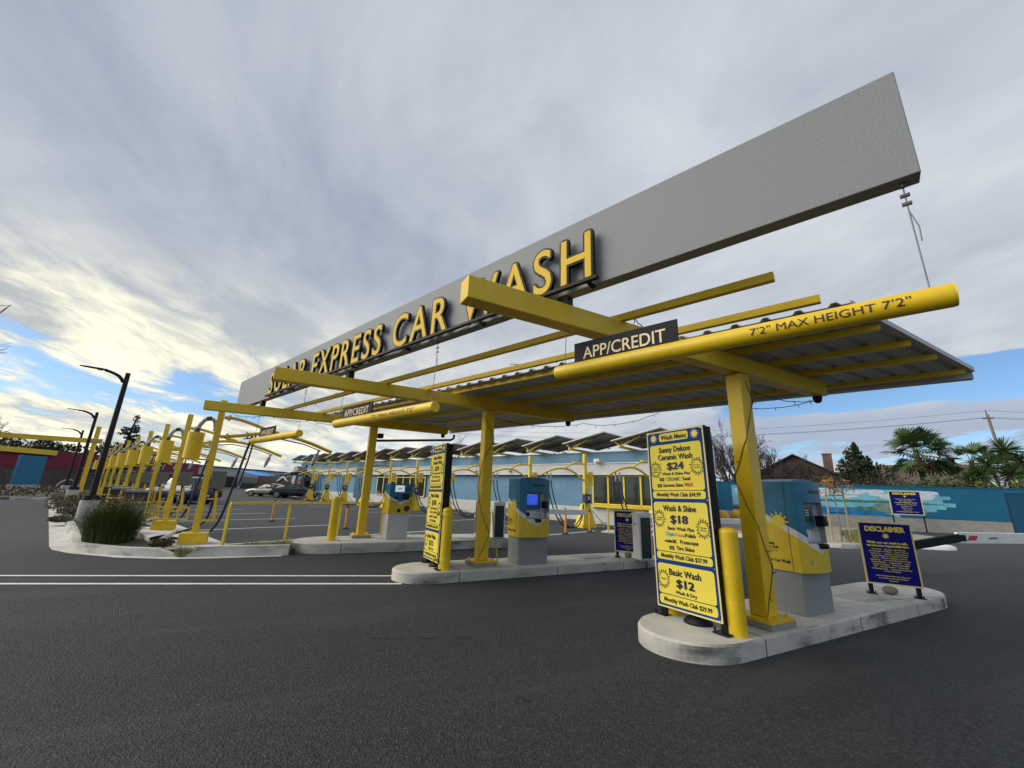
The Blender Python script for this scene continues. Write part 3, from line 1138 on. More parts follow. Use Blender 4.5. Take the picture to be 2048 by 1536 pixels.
def menu_board(loc, label, tilt):
    t = thing("menu_board", label, "menu board", loc, A_BRD, "wash menu boards on the islands")
    t.rotation_euler = (0, tilt, A_BRD)
    BW, B0, B1 = .84, .10, 2.145
    hw = BW / 2
    H = B1 - B0

    def z(v):
        return B1 - v * H
    mb = MB()
    mb.box((0, .03, (B0 + B1) / 2), (BW, .056, H))
    core = part("board", mb, BLACK, t)
    mb = MB()
    mb.flat([(-hw, B0), (hw, B0), (hw, B1), (-hw, B1)], .0)
    part("edge", mb, PALEY, core)
    mb = MB()
    mb.flat(rrect(-hw + .018, B0 + .018, hw - .018, B1 - .018, .02), -.002)
    part("blue_field", mb, BOARDB, core)
    yl = MB()
    panels = [(.085, .356), (.360, .404), (.424, .698), (.702, .744), (.766, .926), (.930, .980)]
    for (a, b) in panels:
        yl.flat(rrect(-hw + .045, z(b), hw - .045, z(a), .035), -.004)
    yl.flat(rrect(-.215, z(.066), .215, z(.017), .03), -.004)
    part("yellow_field", yl, BOARDY, core)
    se = MB()
    sun_emblem(se, -.305, z(.042), .062, -.0045)
    sun_emblem(se, .305, z(.042), .062, -.0045)
    part("sun_emblem", se, mat("emblem_yellow", (.78, .62, .16), .5), core)
    blk, rd, cy, sm, gy = MB(), MB(), MB(), MB(), MB()
    y = -.006
    text(blk, "Wash Menu", 0, z(.056), .056, y, w=.37, bold=0.041)
    text(blk, "Sunny Deluxe", 0, z(.133), .066, y, w=.46, bold=0.043)
    text(blk, "Ceramic Wash", 0, z(.178), .066, y, w=.50, bold=0.043)
    ink = MB()
    text(ink, "$24", 0, z(.236), .083, y, w=.235, bold=0.061)
    part("price", ink, INK, core)
    text(blk, "Wash & Shine Plus", 0, z(.268), .032, y, w=.40, bold=0.041)
    text(gy, "CERAMIC", -.045, z(.301), .040, y, w=.21, bold=0.054)
    text(blk, "Seal", .14, z(.301), .040, y, w=.105, bold=0.041)
    text(blk, "Extreme Shine", -.055, z(.336), .038, y, w=.285, bold=0.041)
    text(rd, "WAX", .165, z(.336), .043, y, w=.115, bold=0.054)
    text(blk, "Monthly Wash Club $44.99", 0, z(.391), .044, y, w=.62, bold=0.038)
    text(blk, "Wash & Shine", 0, z(.474), .066, y, w=.46, bold=0.043)
    ink = MB()
    text(ink, "$18", -.01, z(.540), .088, y, w=.235, bold=0.061)
    part("price", ink, INK, core)
    text(blk, "Basic Wash Plus", 0, z(.578), .036, y, w=.36, bold=0.041)
    text(cy, "Triple", -.155, z(.611), .040, y, w=.125, bold=0.054)
    text(sm, "Foam", -.015, z(.611), .040, y, w=.125, bold=0.054)
    text(blk, "Polish", .125, z(.611), .040, y, w=.135, bold=0.041)
    text(blk, "rain", -.185, z(.648), .036, y, w=.100, bold=0.068)
    text(blk, "x", -.10, z(.648), .050, y, w=.055, bold=0.068)
    text(blk, "Protectant", .10, z(.648), .040, y, w=.24, bold=0.041)
    text(blk, "Tire Shine", .04, z(.683), .040, y, w=.24, bold=0.041)
    text(blk, "Monthly Wash Club $37.99", 0, z(.732), .044, y, w=.62, bold=0.038)
    text(blk, "Basic Wash", 0, z(.822), .068, y, w=.42, bold=0.043)
    ink = MB()
    text(ink, "$12", 0, z(.880), .083, y, w=.23, bold=0.061)
    part("price", ink, INK, core)
    text(blk, "Wash & Dry", 0, z(.914), .034, y, w=.28, bold=0.041)
    text(blk, "Monthly Wash Club $29.99", 0, z(.965), .044, y, w=.62, bold=0.038)
    for bx, bz, tx_ in ((-.305, .235, ("CLEAR", "PROTECT", "SHINE")), (.300, .225, ("Free", "Vacuums")), (-.300, .520, ("CLEAR", "PROTECT")),
                        (.300, .560, ("Discount", "Vacuum")), (-.300, .850, ("CLEAR",))):
        burst(blk, bx, z(bz), .095, .105, y, seed=int(bz * 100))
        for q, ln in enumerate(tx_):
            text(blk, ln, bx, z(bz) + (len(tx_) - 1) * .013 - q * .026 - .008, .016, y, w=.085, bold=.02, slant=.12)
    for bx, bz in ((-.215, .293), (-.255, .329), (-.145, .676)):
        gy.flat([(bx - .0, z(bz) - .018), (bx + .055, z(bz) - .018), (bx + .055, z(bz) + .018), (bx, z(bz) + .018)], -.0062) if False else None
        blk.flat([(bx - .035, z(bz) - .02), (bx + .035, z(bz) - .02), (bx + .035, z(bz) + .02), (bx - .035, z(bz) + .02)], -.0062)
        rg = random.Random(3)
        sm2 = [(bx - .028, z(bz) - .006), (bx + .024, z(bz) - .008), (bx + .028, z(bz) + .004), (bx - .006, z(bz) + .012)]
        gy.flat(sm2, -.0066)
    # divider rules under the panels
    for v in (.700, .928):
        blk.flat([(-hw + .05, z(v) - .003), (hw - .05, z(v) - .003), (hw - .05, z(v) + .003), (-hw + .05, z(v) + .003)], -.0058)
    for nm, m_, mt in (("black_lettering", blk, INKB), ("red_lettering", rd, RED), ("cyan_lettering", cy, CYAN),
                       ("salmon_lettering", sm, SALM), ("grey_lettering", gy, GREYI)):
        part(nm, m_, mt, core)
    bo = MB()
    for bx in (-hw + .03, hw - .03):
        for v in (.013, .41, .752, .988):
            bo.cyl((bx, -.002, z(v)), (bx, -.008, z(v)), .008, n=8)
    part("bolt", bo, STEEL, core)
    for q in (-1, 1):
        mb = MB()
        mb.box((q * (hw - .035), .095, 1.07), (.075, .075, 2.13))
        po = part("post", mb, BLACK, t)
        mb = MB()
        mb.box((q * (hw - .035), .075, .006), (.17, .2, .012))
        for i in (-1, 1):
            for j in (-1, 1):
                mb.cyl((q * (hw - .035) + i * .065, .075 + j * .08, .012), (q * (hw - .035) + i * .065, .075 + j * .08, .055), .01, n=6)
        part("foot_plate", mb, BLACK, po)
    # black ballast cone below the board
    mb = MB()
    mb.lathe([(.0, .145), (.055, .145), (.055, .10), (.075, .085), (.085, .07), (.12, .055), (.15, .018), (.15, 0), (0, 0)], (.02, .13, .001), 20)
    mb.cyl((.02, .13, .14), (.02, .13, .16), .05)
    part("umbrella_base", mb, BLACKP, t)
    return t


menu_board(I(-.84, .335, IH), "nearest yellow and blue wash menu board, at the rounded end of the front island", -.020)
menu_board(I(-1.63 - .84, 4.43, IH), "smaller looking wash menu board on the middle island, left of its bollard", -.012)


def bollard(loc, h, label, strap=False, r=.098):
    t = thing("bollard", label, "bollard", loc, A_ID, "yellow steel bollards on the islands")
    mb = MB()
    mb.cyl((0, 0, 0), (0, 0, h), r, n=28, caps=False)
    mb.lathe([(r, h), (r * .93, h + .022), (r * .7, h + .042), (0, h + .05)], (0, 0, 0), 28)
    part("sleeve", mb, YEL, t)
    mb = MB()
    for z in (.30, .58) if not strap else (.14, h - .09):
        mb.cyl((0, 0, z), (0, 0, z + (.012 if not strap else .05)), r + .003, n=28)
    if strap:
        for z in (.14, h - .09):
            mb.box((-.1, 0, z + .025), (.22, .03, .05))
    part("band", mb, YELB, t)
    return t


bollard(I(-.68, -.115, IH), .99, "yellow bollard behind the right post of the nearest menu board")
bollard(I(-.66, .70, IH), .99, "yellow bollard mostly hidden behind the left side of the nearest menu board")
bollard(I(-1.63 - .72, 4.03, IH), .97, "yellow bollard strapped to the menu board on the middle island", True)
bollard(I(-3.78, 7.98, .22), .97, "yellow bollard alone on the rounded end of the far island")

# ------------------------------------------------------------------ pay kiosks
KWRAP = kiosk_mat("kiosk_wrap", 1.0, .50, .42, .35, .085)


def kiosk(loc, label, screen, rot=A_ID):
    t = thing("pay_kiosk", label, "payment kiosk", loc, rot, "blue and yellow pay kiosks on the islands")
    mb = MB()
    mb.box((0, .20, .245), (.66, .42, .49))
    part("pedestal", mb, KGREY, t, bevel=.008)
    # head with a bowed front and an opening for the control recess
    n = 16
    hw = .35
    xs = [-hw + 2 * hw * i / n for i in range(n + 1)]

    def fy(x):
        return -.035 - .085 * (1 - (x / hw) ** 2)
    z0, z1 = .49, 1.585
    rx0, rx1, rz0, rz1 = xs[3], xs[n - 2], .835, 1.33
    zs = [z0, rz0, rz1, z1]
    mb = MB()
    for i in range(n):
        for j in range(3):
            if j == 1 and 3 <= i < n - 2:
                continue
            a, b = xs[i], xs[i + 1]
            mb.add([(a, fy(a), zs[j]), (b, fy(b), zs[j]), (b, fy(b), zs[j + 1]), (a, fy(a), zs[j + 1])], [(0, 1, 2, 3)], True)
    by = .42
    tops = [(x, fy(x)) for x in xs]

    def crown(x):
        return z1 + .0
    mb.add([(x, y, z1) for x, y in tops] + [(hw, by, z1), (-hw, by, z1)], [tuple(range(n + 3))])
    mb.add([(x, y, z0) for x, y in tops] + [(hw, by, z0), (-hw, by, z0)], [tuple(reversed(range(n + 3)))])
    mb.add([(hw, fy(hw), z0), (hw, by, z0), (hw, by, z1), (hw, fy(hw), z1)], [(0, 1, 2, 3)])
    mb.add([(-hw, by, z0), (-hw, fy(hw), z0), (-hw, fy(hw), z1), (-hw, by, z1)], [(0, 1, 2, 3)])
    mb.add([(hw, by, z0), (-hw, by, z0), (-hw, by, z1), (hw, by, z1)], [(0, 1, 2, 3)])
    head = part("head", mb, KWRAP, t)
    # seam between the shell and the door, hinge side
    mb = MB()
    mb.box((-hw - .0005, .06, (z0 + z1) / 2), (.004, .006, z1 - z0 - .01))
    part("seam", mb, mat("seam_dark", (.05, .05, .04), .7), head)
    # low crown on top
    mb = MB()
    m = 10
    A = [(-.335 + .67 * i / m, -.03, z1 + .042 * (1 - (2 * i / m - 1) ** 2)) for i in range(m + 1)]
    B = [(x, .40, z) for x, _, z in A]
    mb.add(A + B, [(i, i + 1, m + 2 + i, m + 1 + i) for i in range(m)], True)
    mb.add([(x, y, z) for x, y, z in A], [tuple(range(m + 1))])
    mb.add([(x, y, z) for x, y, z in B], [tuple(reversed(range(m + 1)))])
    part("top_cover", mb, mat("kiosk_blue", (.02, .15, .25), .4), head)
    # recess
    mb = MB()
    ry = -.012
    mb.add([(rx0, ry, rz0), (rx1, ry, rz0), (rx1, ry, rz1), (rx0, ry, rz1)], [(0, 1, 2, 3)])
    mb.add([(rx1, fy(rx1), rz0), (rx1, fy(rx1), rz1), (rx1, ry, rz1), (rx1, ry, rz0)], [(0, 1, 2, 3)])
    mb.add([(rx0, fy(rx0), rz1), (rx0, fy(rx0), rz0), (rx0, ry, rz0), (rx0, ry, rz1)], [(0, 1, 2, 3)])
    k = range(3, n - 1)
    for i in range(3, n - 2):
        a, b = xs[i], xs[i + 1]
        mb.add([(a, fy(a), rz0), (b, fy(b), rz0), (b, ry, rz0), (a, ry, rz0)], [(0, 1, 2, 3)])
        mb.add([(b, fy(b), rz1), (a, fy(a), rz1), (a, ry, rz1), (b, ry, rz1)], [(0, 1, 2, 3)])
    rec = part("control_recess", mb, mat("recess_grey", (.30, .31, .32), .5, var=.08), t)
    mb = MB()
    mb.box(((rx0 + .13) / 2 + .0, -.022, 1.16), (.13 - rx0, .012, .315))
    part("screen_surround", mb, mat("kiosk_blue_panel", (.008, .105, .20), .4), rec)
    mb = MB()
    mb.box((-.055, -.030, 1.195), (.245, .008, .205))
    part("screen", mb, screen, rec)
    mb = MB()
    if screen is SCREENB:
        mb.flat([(-.165, 1.275), (.055, 1.275), (.055, 1.293), (-.165, 1.293)], -.0362)
    for zz in (1.222, 1.192, 1.162):
        mb.flat([(-.09, zz), (-.078, zz), (-.078, zz + .014), (-.09, zz + .014)], -.0362)
        mb.flat([(-.07, zz + .002), (-.005, zz + .002), (-.005, zz + .012), (-.07, zz + .012)], -.0364)
    part("screen_menu", mb, mat("screen_text", (.65, .70, .78), .4, emit=.3 if screen is SCREENB else 0.0), rec)
    mb = MB()
    for zz in range(9):
        mb.flat([(.145, 1.27 - zz * .034), (.235 - (zz % 3) * .012, 1.27 - zz * .034), (.235 - (zz % 3) * .012, 1.288 - zz * .034), (.145, 1.288 - zz * .034)], -.0135)
    mb.flat([(.06, .855), (.235, .855), (.235, .955), (.06, .955)], -.0135)
    mb.flat([(rx0 + .01, .85), (.04, .85), (.04, .98), (rx0 + .01, .98)], -.0135)
    part("instruction_sticker", mb, STICK, rec)
    mb = MB()
    for i in range(6):
        mb.flat([(.10, .868 + i * .014), (.19 + (i % 2) * .03, .868 + i * .014), (.19 + (i % 2) * .03, .874 + i * .014), (.10, .874 + i * .014)], -.0142)
    for i in range(8):
        mb.flat([(.15, 1.27 - i * .034 + .006), (.21, 1.27 - i * .034 + .006), (.21, 1.27 - i * .034 + .011), (.15, 1.27 - i * .034 + .011)], -.0142)
    part("sticker_print", mb, mat("faded_print", (.10, .12, .15), .6), rec)
    mb = MB()
    mb.box((-.16, -.03, .915), (.075, .03, .07))
    part("bill_slot", mb, BLACKP, rec)
    mb = MB()
    mb.box((.215, -.065, 1.10), (.085, .105, .13))
    mb.box((.215, -.12, 1.075), (.07, .02, .05))
    part("card_reader", mb, BLACKP, rec, bevel=.006)
    mb = MB()
    mb.lathe([(0, -.03), (.055, -.025), (.075, 0), (.07, .03), (0, .03)], (.03, -.12, .80), 16)
    part("receipt_tray", mb, BLACKP, head)
    mb = MB()
    mb.cyl((-.2, -.08, .60), (-.2, -.105, .60), .012, n=10)
    mb.box((-.2, -.094, .628), (.012, .012, .035))
    part("lock", mb, STEEL, head)
    # lettering
    mb = MB()
    text(mb, "Solar Car Wash", .06, 1.445, .042, 0, w=.30, bold=.045)
    for v in mb.v:
        v.y = fy(v.x) - .003
    text(mb, "Wash", .24, .775, .018, 0, w=.06, bold=.03) if False else None
    sd = MB()
    text(sd, "Solar Car Wash", .0, .585, .038, 0, w=.30, bold=.05)
    text(sd, "Monthly", -.165, .790, .030, 0, w=.15, bold=.05, align='L')
    text(sd, "Wash Club!", -.165, .745, .030, 0, w=.19, bold=.05, align='L')
    text(sd, "YOUR WAY", -.165, .838, .012, 0, w=.09, bold=.03, align='L')
    text(sd, "DOWNLOAD THE APP", -.165, .712, .012, 0, w=.17, bold=.03, align='L')
    text(sd, "TO SIGN UP", -.165, .690, .012, 0, w=.10, bold=.03, align='L')
    for v in sd.v:                       # turned on to the side wall: reads from the back edge towards the front
        xx, zz, lift = v.x, v.z, -v.y
        mb.v.append(V((-hw - .002 - lift * .5, .235 - xx, zz)))
    off = len(mb.v) - len(sd.v)
    for f in sd.f:
        mb.f.append([off + q for q in f])
        mb.sm.append(False)
        mb.mi.append(0)
    part("lettering", mb, INKB, head)
    em = MB()
    sun_emblem(em, 0, 1.08, .135, 0)
    em.v = [V((-hw - .003, .17 - v.x, v.z)) for v in em.v]
    part("sun_emblem", em, BOARDY, head)
    return t


kiosk(I(1.105, -.04, IH), "nearest blue and yellow pay kiosk on the front island, dark screen", SCREEND)
kiosk(I(-.55, 4.06, IH), "blue and yellow pay kiosk with a lit blue screen on the middle island", SCREENB)

t = thing("pay_kiosk", "low kiosk with a white screen and dark round decal on the far island", "payment kiosk", I(-2.23, 8.0, .22), A_ID + radians(8), "blue and yellow pay kiosks on the islands")
mb = MB()
mb.box((0, .16, .31), (.56, .36, .62))
part("pedestal", mb, KGREYW, t, bevel=.008)
KW2 = kiosk_mat("kiosk_wrap_small", 1.06, .35, .45, .30, .06)
mb = MB()
mb.plate([(-.30, .62), (.30, .62), (.33, 1.02), (.31, 1.37), (-.31, 1.37), (-.30, 1.02)], -.03, .36)
hd = part("head", mb, KW2, t, bevel=.01)
mb = MB()
mb.box((-.045, -.036, 1.25), (.25, .012, .165))
part("screen", mb, SCREENW, hd)
mb = MB()
mb.box((-.045, -.044, 1.248), (.09, .006, .02))
part("screen_notice", mb, INK, hd)
mb = MB()
mb.box((.2, -.036, 1.235), (.12, .012, .045))
part("note_slot", mb, mat("deep_blue_slot", (.004, .02, .07), .4), hd)
mb = MB()
mb.box((.13, -.075, 1.05), (.13, .09, .15))
part("card_reader", mb, BLACKP, hd, bevel=.006)
mb = MB()
mb.box((-.13, -.04, 1.02), (.055, .02, .05))
mb.box((-.02, -.034, .70), (.085, .008, .085))
part("bill_slot", mb, BLACKP, hd)
mb = MB()
mb.cyl((.19, -.033, .75), (.19, -.037, .75), .075, n=24)
part("round_decal", mb, mat("decal_dark", (.045, .014, .012), .5), hd)
mb = MB()
mb.plate([(.31, .72), (.35, .74), (.39, .80), (.40, 1.06), (.37, 1.12), (.31, 1.16)], -.06, .30)
part("side_hood", mb, YELB, hd)
mb = MB()
text(mb, "SOLAR CAR WASH", -.13, .90, .022, -.033, w=.2, bold=.03)
for i in range(4):
    text(mb, "PAY HERE", -.17, .87 - i * .03, .010, -.033, w=.14, bold=.02) if False else None
part("lettering", mb, INKB, hd)


# ------------------------------------------------------------------ disclaimer boards
DIS = ["Wheel Studs  \u00b7  Antennas or Tow Mirrors", "External Spoilers or Diffusers  \u00b7  Wheel Covers or", "Center Caps  \u00b7  Customer Damage Due to",
       "Speeding, Braking, or Traveling in Car Wash", "Tunnel  \u00b7  Mechanical, Electronic, Glass or", "Windshields  \u00b7  Loose or Broken Parts or Trim",
       "Vehicle Markings  \u00b7  Luggage Racks  \u00b7  Racks", "Damage to Navigation  \u00b7  Non-Factory Installed", "Items  \u00b7  Aftermarket Accessories  \u00b7  Damaged Glass",
       "Pre-Existing Damage  \u00b7  Any Loss Reported to Car", "or Time of Incident"]
DIS2 = ["Note: Truck Beds Must Be Clean, Empty, And", "Free of Debris, Trailer Hitches Must Be", "Removed"]


def disclaimer(loc, rot, label, w, z0, z1, detail=2, border=.022):
    t = thing("disclaimer_board", label, "disclaimer board", loc, rot, "navy disclaimer boards")
    h = z1 - z0
    mb = MB()
    mb.box((0, .014, (z0 + z1) / 2), (w, .026, h))
    pn = part("board", mb, PALEY, t)
    mb = MB()
    mb.flat([(-w / 2 + border, z0 + border), (w / 2 - border, z0 + border), (w / 2 - border, z1 - border), (-w / 2 + border, z1 - border)], -.002)
    part("navy_field", mb, NAVY, pn)

    def z(v):
        return z1 - v * h
    mb = MB()
    y = -.0045
    text(mb, "DISCLAIMER", 0, z(.155), h * .082, y, w=w * .72, bold=.075)
    if detail == 2:
        text(mb, "While our car wash is safe,", 0, z(.350), h * .036, y, w=w * .74, bold=.07)
        text(mb, "we are not responsible for:", 0, z(.400), h * .036, y, w=w * .76, bold=.07)
        for i, ln in enumerate(DIS):
            text(mb, ln, 0, z(.448 + i * .0345), h * .0175, y, w=w * (.30 if i == 10 else (.62 + .1 * ((i * 7) % 4) / 3)), bold=.055, res=1)
        for i, ln in enumerate(DIS2):
            text(mb, ln, 0, z(.868 + i * .036), h * .0165, y, w=w * (.60, .52, .14)[i], bold=.055, res=1)
    else:
        for i, (ln, ww, hh) in enumerate((("While our car wash is safe,", .62, .03), ("we are not", .40, .042), ("responsible for:", .68, .042), ("Wheel Studs or Antennas", .6, .025),
                                          ("Spoilers or", .34, .028), ("Wheel Covers", .34, .028), ("Trim Loss", .28, .028), ("Pre-Existing Damage or Loss", .66, .032))):
            text(mb, ln, 0, z(.36 + i * .075), h * hh, y, w=w * ww, bold=.04, res=1)
    part("lettering", mb, BOARDY, pn)
    mb = MB()
    sun_emblem(mb, 0, z(.225), h * .052, y)
    part("sun_emblem", mb, MATS["emblem_yellow"], pn)
    for q in (-1, 1):
        mb = MB()
        mb.box((q * (w / 2 - .05), .055, (z1 - .06) / 2), (.05, .05, z1 - .06))
        po = part("post", mb, BLACK, t)
        mb = MB()
        mb.box((q * (w / 2 - .05), .055, .005), (.12, .13, .010))
        for i in (-1, 1):
            mb.cyl((q * (w / 2 - .05) + i * .045, .055, .01), (q * (w / 2 - .05) + i * .045, .055, .04), .008, n=6)
        part("foot_plate", mb, BLACK, po)
    return t


def facing(p, q):
    return atan2(q.y - p.y, q.x - p.x)


p_, q_ = V((5.66, 6.81, 0)), V((6.26, 6.50, 0))
disclaimer(((p_.x + q_.x) / 2, (p_.y + q_.y) / 2, IH), facing(p_, q_), "nearest navy disclaimer board, on the front island right of the kiosk", .66, .15, 1.07)
p_, q_ = V((2.44, 9.58, 0)), V((2.96, 9.33, 0))
disclaimer(((p_.x + q_.x) / 2, (p_.y + q_.y) / 2, IH), facing(p_, q_), "navy disclaimer board beside the white gate box on the middle island", .60, .13, 1.01)
p_, q_ = V((-.90, 11.9, 0)), V((-.60, 11.35, 0))
disclaimer(((p_.x + q_.x) / 2, (p_.y + q_.y) / 2, .22), facing(p_, q_), "navy disclaimer board half hidden behind the middle canopy column", .62, .13, .98)
p_, q_ = V((22.95, 24.9, 0)), V((24.35, 24.3, 0))
disclaimer(((p_.x + q_.x) / 2, (p_.y + q_.y) / 2, .05), facing(p_, q_), "tall navy disclaimer board on long posts in front of the mural", 1.5, .95, 2.32, detail=1, border=.05)

rg_ = random.Random(4)
for loc, r, lab in ((V((6.02, 6.82, IH + .055)), (.125, .09, .06), "rounded tan stone under the nearest disclaimer board"),
                    (V((2.72, 9.55, IH + .07)), (.085, .075, .075), "grey brown stone under the disclaimer board on the middle island")):
    mb = MB()
    mb.ell((0, 0, 0), r, 18, 12, .03, rg_)
    single("stone", mb, ROCK, lab, "stone", loc, .4)


# ------------------------------------------------------------------ barrier gates
def gate_box(loc, rot, label):
    t = thing("barrier_gate", label, "barrier gate", loc, rot, "white barrier gates")
    mb = MB()
    mb.box((0, 0, .47), (.34, .30, .90))
    mb.plate([(-.18, .92), (.18, .92), (.18, .97), (.0, 1.005), (-.18, .97)], -.16, .16)
    bd = part("housing", mb, WHITE, t, bevel=.012)
    mb = MB()
    mb.box((.0, -.153, .46), (.26, .008, .84))
    part("black_panel", mb, mat("black_panel", (.012, .022, .018), .35), bd)
    mb = MB()
    mb.box((0, 0, .01), (.42, .38, .02))
    part("foot_plate", mb, STEEL, t)
    mb = MB()
    mb.cyl((-.17, 0, .74), (-.182, 0, .74), .03, n=12)
    part("lock", mb, STEEL, bd)
    return t


def gate_arm(t, p, q, w=.13, mag=True, hub=None):
    """boom from p to q in world coordinates"""
    p, q = V(p), V(q)
    mb = MB()
    mb.bar(p, q, .06, w)
    am = part("boom", mb, WHITE, t, True, bevel=.01)
    d = (q - p)
    L = d.length
    d.normalize()
    sd = d.cross(ZU).normalized()
    if (V((0, 0, EYE)) - p).dot(sd) < 0:
        sd = -sd
    rx = d.copy()
    if sd.cross(ZU).dot(rx) > 0:
        rx = -rx                      # direction that reads left to right from the camera side
    mb, tx_ = MB(), MB()
    n = max(1, int(L / 2.1))
    for i in range(n):
        c = p + d * (L * (i + .13) / n)
        f = c + sd * .0335
        sk = .06
        mb.add([f - rx * .22 - ZU * w * .22, f + rx * .10 - ZU * w * .22, f + rx * .22 + ZU * w * .22, f - rx * .10 + ZU * w * .22], [(0, 1, 2, 3)])
        if mag:
            tm = MB()
            text(tm, "mAGNETIC", 0, -.022, .05, 0, w=.36, bold=.03)
            g = c + d * .80 + sd * .0335
            M3 = Mx((rx, -sd, ZU)).transposed()
            tx_.add([g + M3 @ v for v in tm.v], tm.f)
    part("red_marking", mb, RED, am, True)
    if mag:
        part("lettering", tx_, mat("boom_lettering", (.03, .03, .10), .5), am, True)
    if hub is not None:
        mb = MB()
        h0 = V(hub)
        mb.bar(h0, p + d * .05, .09, .19)
        mb.bar(p - d * .02, p + d * .28, .085, .155)
        part("hub", mb, mat("dark_green_rubber", (.010, .018, .016), .7, spec=.1), t, True)


gb = gate_box(V((2.98, 9.40, IH)), A_ID - radians(6), "white barrier gate box right of the middle island's disclaimer board")
gate_arm(gb, (3.1, 9.52, .98), (6.1, 10.6, .98), hub=None)
gb = gate_box(V((-.26, 12.06, .22)), A_ID - radians(10), "white barrier gate box behind the middle island's pay kiosk")
gate_arm(gb, (-.1, 12.15, .96), (2.42, 12.95, .96), w=.15, hub=None)
gb = gate_box(V((8.8, 9.95, 0.0)), A_ID, "barrier gate with a dark green hub and long lettered boom at right")
gate_arm(gb, (11.55, 10.85, .76), (15.6, 11.9, .76), w=.27, hub=(8.95, 10.0, .50))


# ------------------------------------------------------------------ vacuum stations, left row
def vac_left():
    t = thing("vacuum_station", "", "vacuum station", (0, 0, 0), A_ID, "vacuum stations of the left row")
    mb = MB()
    mb.box((.0, 0, .12), (.52, .36, .24))
    part("base_box", mb, YEL, t, bevel=.01)
    mb = MB()
    mb.box((0, 0, 1.785), (.125, .125, 3.10))
    part("post", mb, YEL, t, bevel=.008)
    mb = MB()
    mb.cyl((-.40, 0, 1.89), (-.40, 0, 2.50), .165, n=24)
    cn = part("canister", mb, YEL, t)
    mb = MB()
    mb.box((-.31, 0, 1.875), (.54, .28, .03))
    for i in range(4):
        mb.box((-.40, -.167, 1.98 + i * .14), (.04, .012, .05))
    part("canister_shelf", mb, YELB, cn)
    mb = MB()
    pts = arc_pts([(-.40, 0, 2.49), (-.38, 0, 2.66), (-.29, 0, 2.82), (-.20, 0, 2.86), (-.10, 0, 2.80), (-.06, 0, 2.66), (-.06, 0, 2.56)], 6)
    mb.tube(pts, .046, 12)
    pp = part("suction_pipe", mb, GREYP, t)
    mb = MB()
    mb.cyl((-.405, 0, 2.5), (-.395, 0, 2.60), .056)
    part("coupling", mb, mat("dark_coupling", (.05, .05, .055), .5), pp)
    mb = MB()
    mb.cyl((-.26, 0, 2.845), (-.17, 0, 2.865), .055)
    part("coupling", mb, mat("dark_coupling", (.05, .05, .055), .5), pp)
    mb = MB()
    mb.box((.235, -.04, 1.42), (.27, .22, .40))
    part("control_box", mb, OLIVE, t, bevel=.006)
    mb = MB()
    mb.bar((.24, 0, 1.17), (.31, 0, .48), .10, .05, V((1, 0, 0)))
    mb.bar((.09, 0, .98), (.28, 0, .98), .05, .03)
    mb.bar((.09, 0, .50), (.34, 0, .50), .06, .04)
    part("side_leg", mb, YEL, t)
    # arms
    mb = MB()
    mb.tube(arc_pts([(.08, 0, 2.44), (.45, 0, 2.50), (.95, 0, 2.60), (1.45, 0, 2.60), (2.0, 0, 2.47), (2.62, 0, 2.25)], 6), .043, 10)
    ar = part("lower_arm", mb, YEL, t)
    mb = MB()
    for x, z in ((.22, 2.455), (.62, 2.53)):
        mb.cyl((x - .02, 0, z - .004), (x + .02, 0, z + .004), .085, n=12)
    part("flange", mb, YEL, ar)
    mb = MB()
    mb.tube(arc_pts([(.08, 0, 2.92), (.32, 0, 2.91), (.62, 0, 2.84), (.95, 0, 2.73), (1.3, 0, 2.64)], 5), .04, 10)
    mb.cyl((.16, 0, 2.92), (.20, 0, 2.915), .075, n=12)
    part("upper_arm", mb, YEL, t)
    mb = MB()
    mb.tube([(.55, .05, 2.44), (1.2, .05, 2.53), (1.9, .05, 2.42), (2.35, .04, 2.27)], .014, 6)
    part("air_line", mb, BLACKP, t)
    for x in (2.30,):
        mb = MB()
        mb.cyl((x, 0, 2.30), (x - .03, 0, 2.16), .03, n=8)
        mb.cyl((x - .03, 0, 2.18), (x - .10, 0, 1.93), .062, .05, n=12)
        sw = part("hose_swivel", mb, GREYP, t)
        mb = MB()
        mb.tube([(x - .10, 0, 1.94), (x - .11, .0, 1.87)], .022, 8)
        part("nozzle", mb, HOSE, sw)
    mb = MB()
    mb.tube(arc_pts([(.72, .06, 2.52), (.64, .08, 2.0), (.52, .12, 1.2), (.36, .2, .42), (.0, .5, .06), (-.6, .9, .04), (-.9, .7, .05), (-.35, .25, .22), (.1, .12, .45), (.2, .1, .95), (.2, 0, 1.22)], 7), .028, 8)
    mb.tube([(.80, -.03, 2.53), (.74, .0, 1.9), (.64, .08, 1.3)], .02, 7)
    part("hose", mb, HOSE, t)
    mb = MB()
    for i in range(2):
        mb.bar((-.15 + .45 * i, -.27, .2), (-.15 + .45 * i, -.27, .62), .035, .035)
    mb.bar((-.20, -.27, .62), (.55, -.27, .62), .05, .04)
    mb.bar((-.20, -.27, .30), (.55, -.27, .30), .05, .04)
    mb.bar((.53, -.27, .28), (.53, -.27, .64), .035, .035)
    part("mat_rack", mb, YEL, t)
    return t


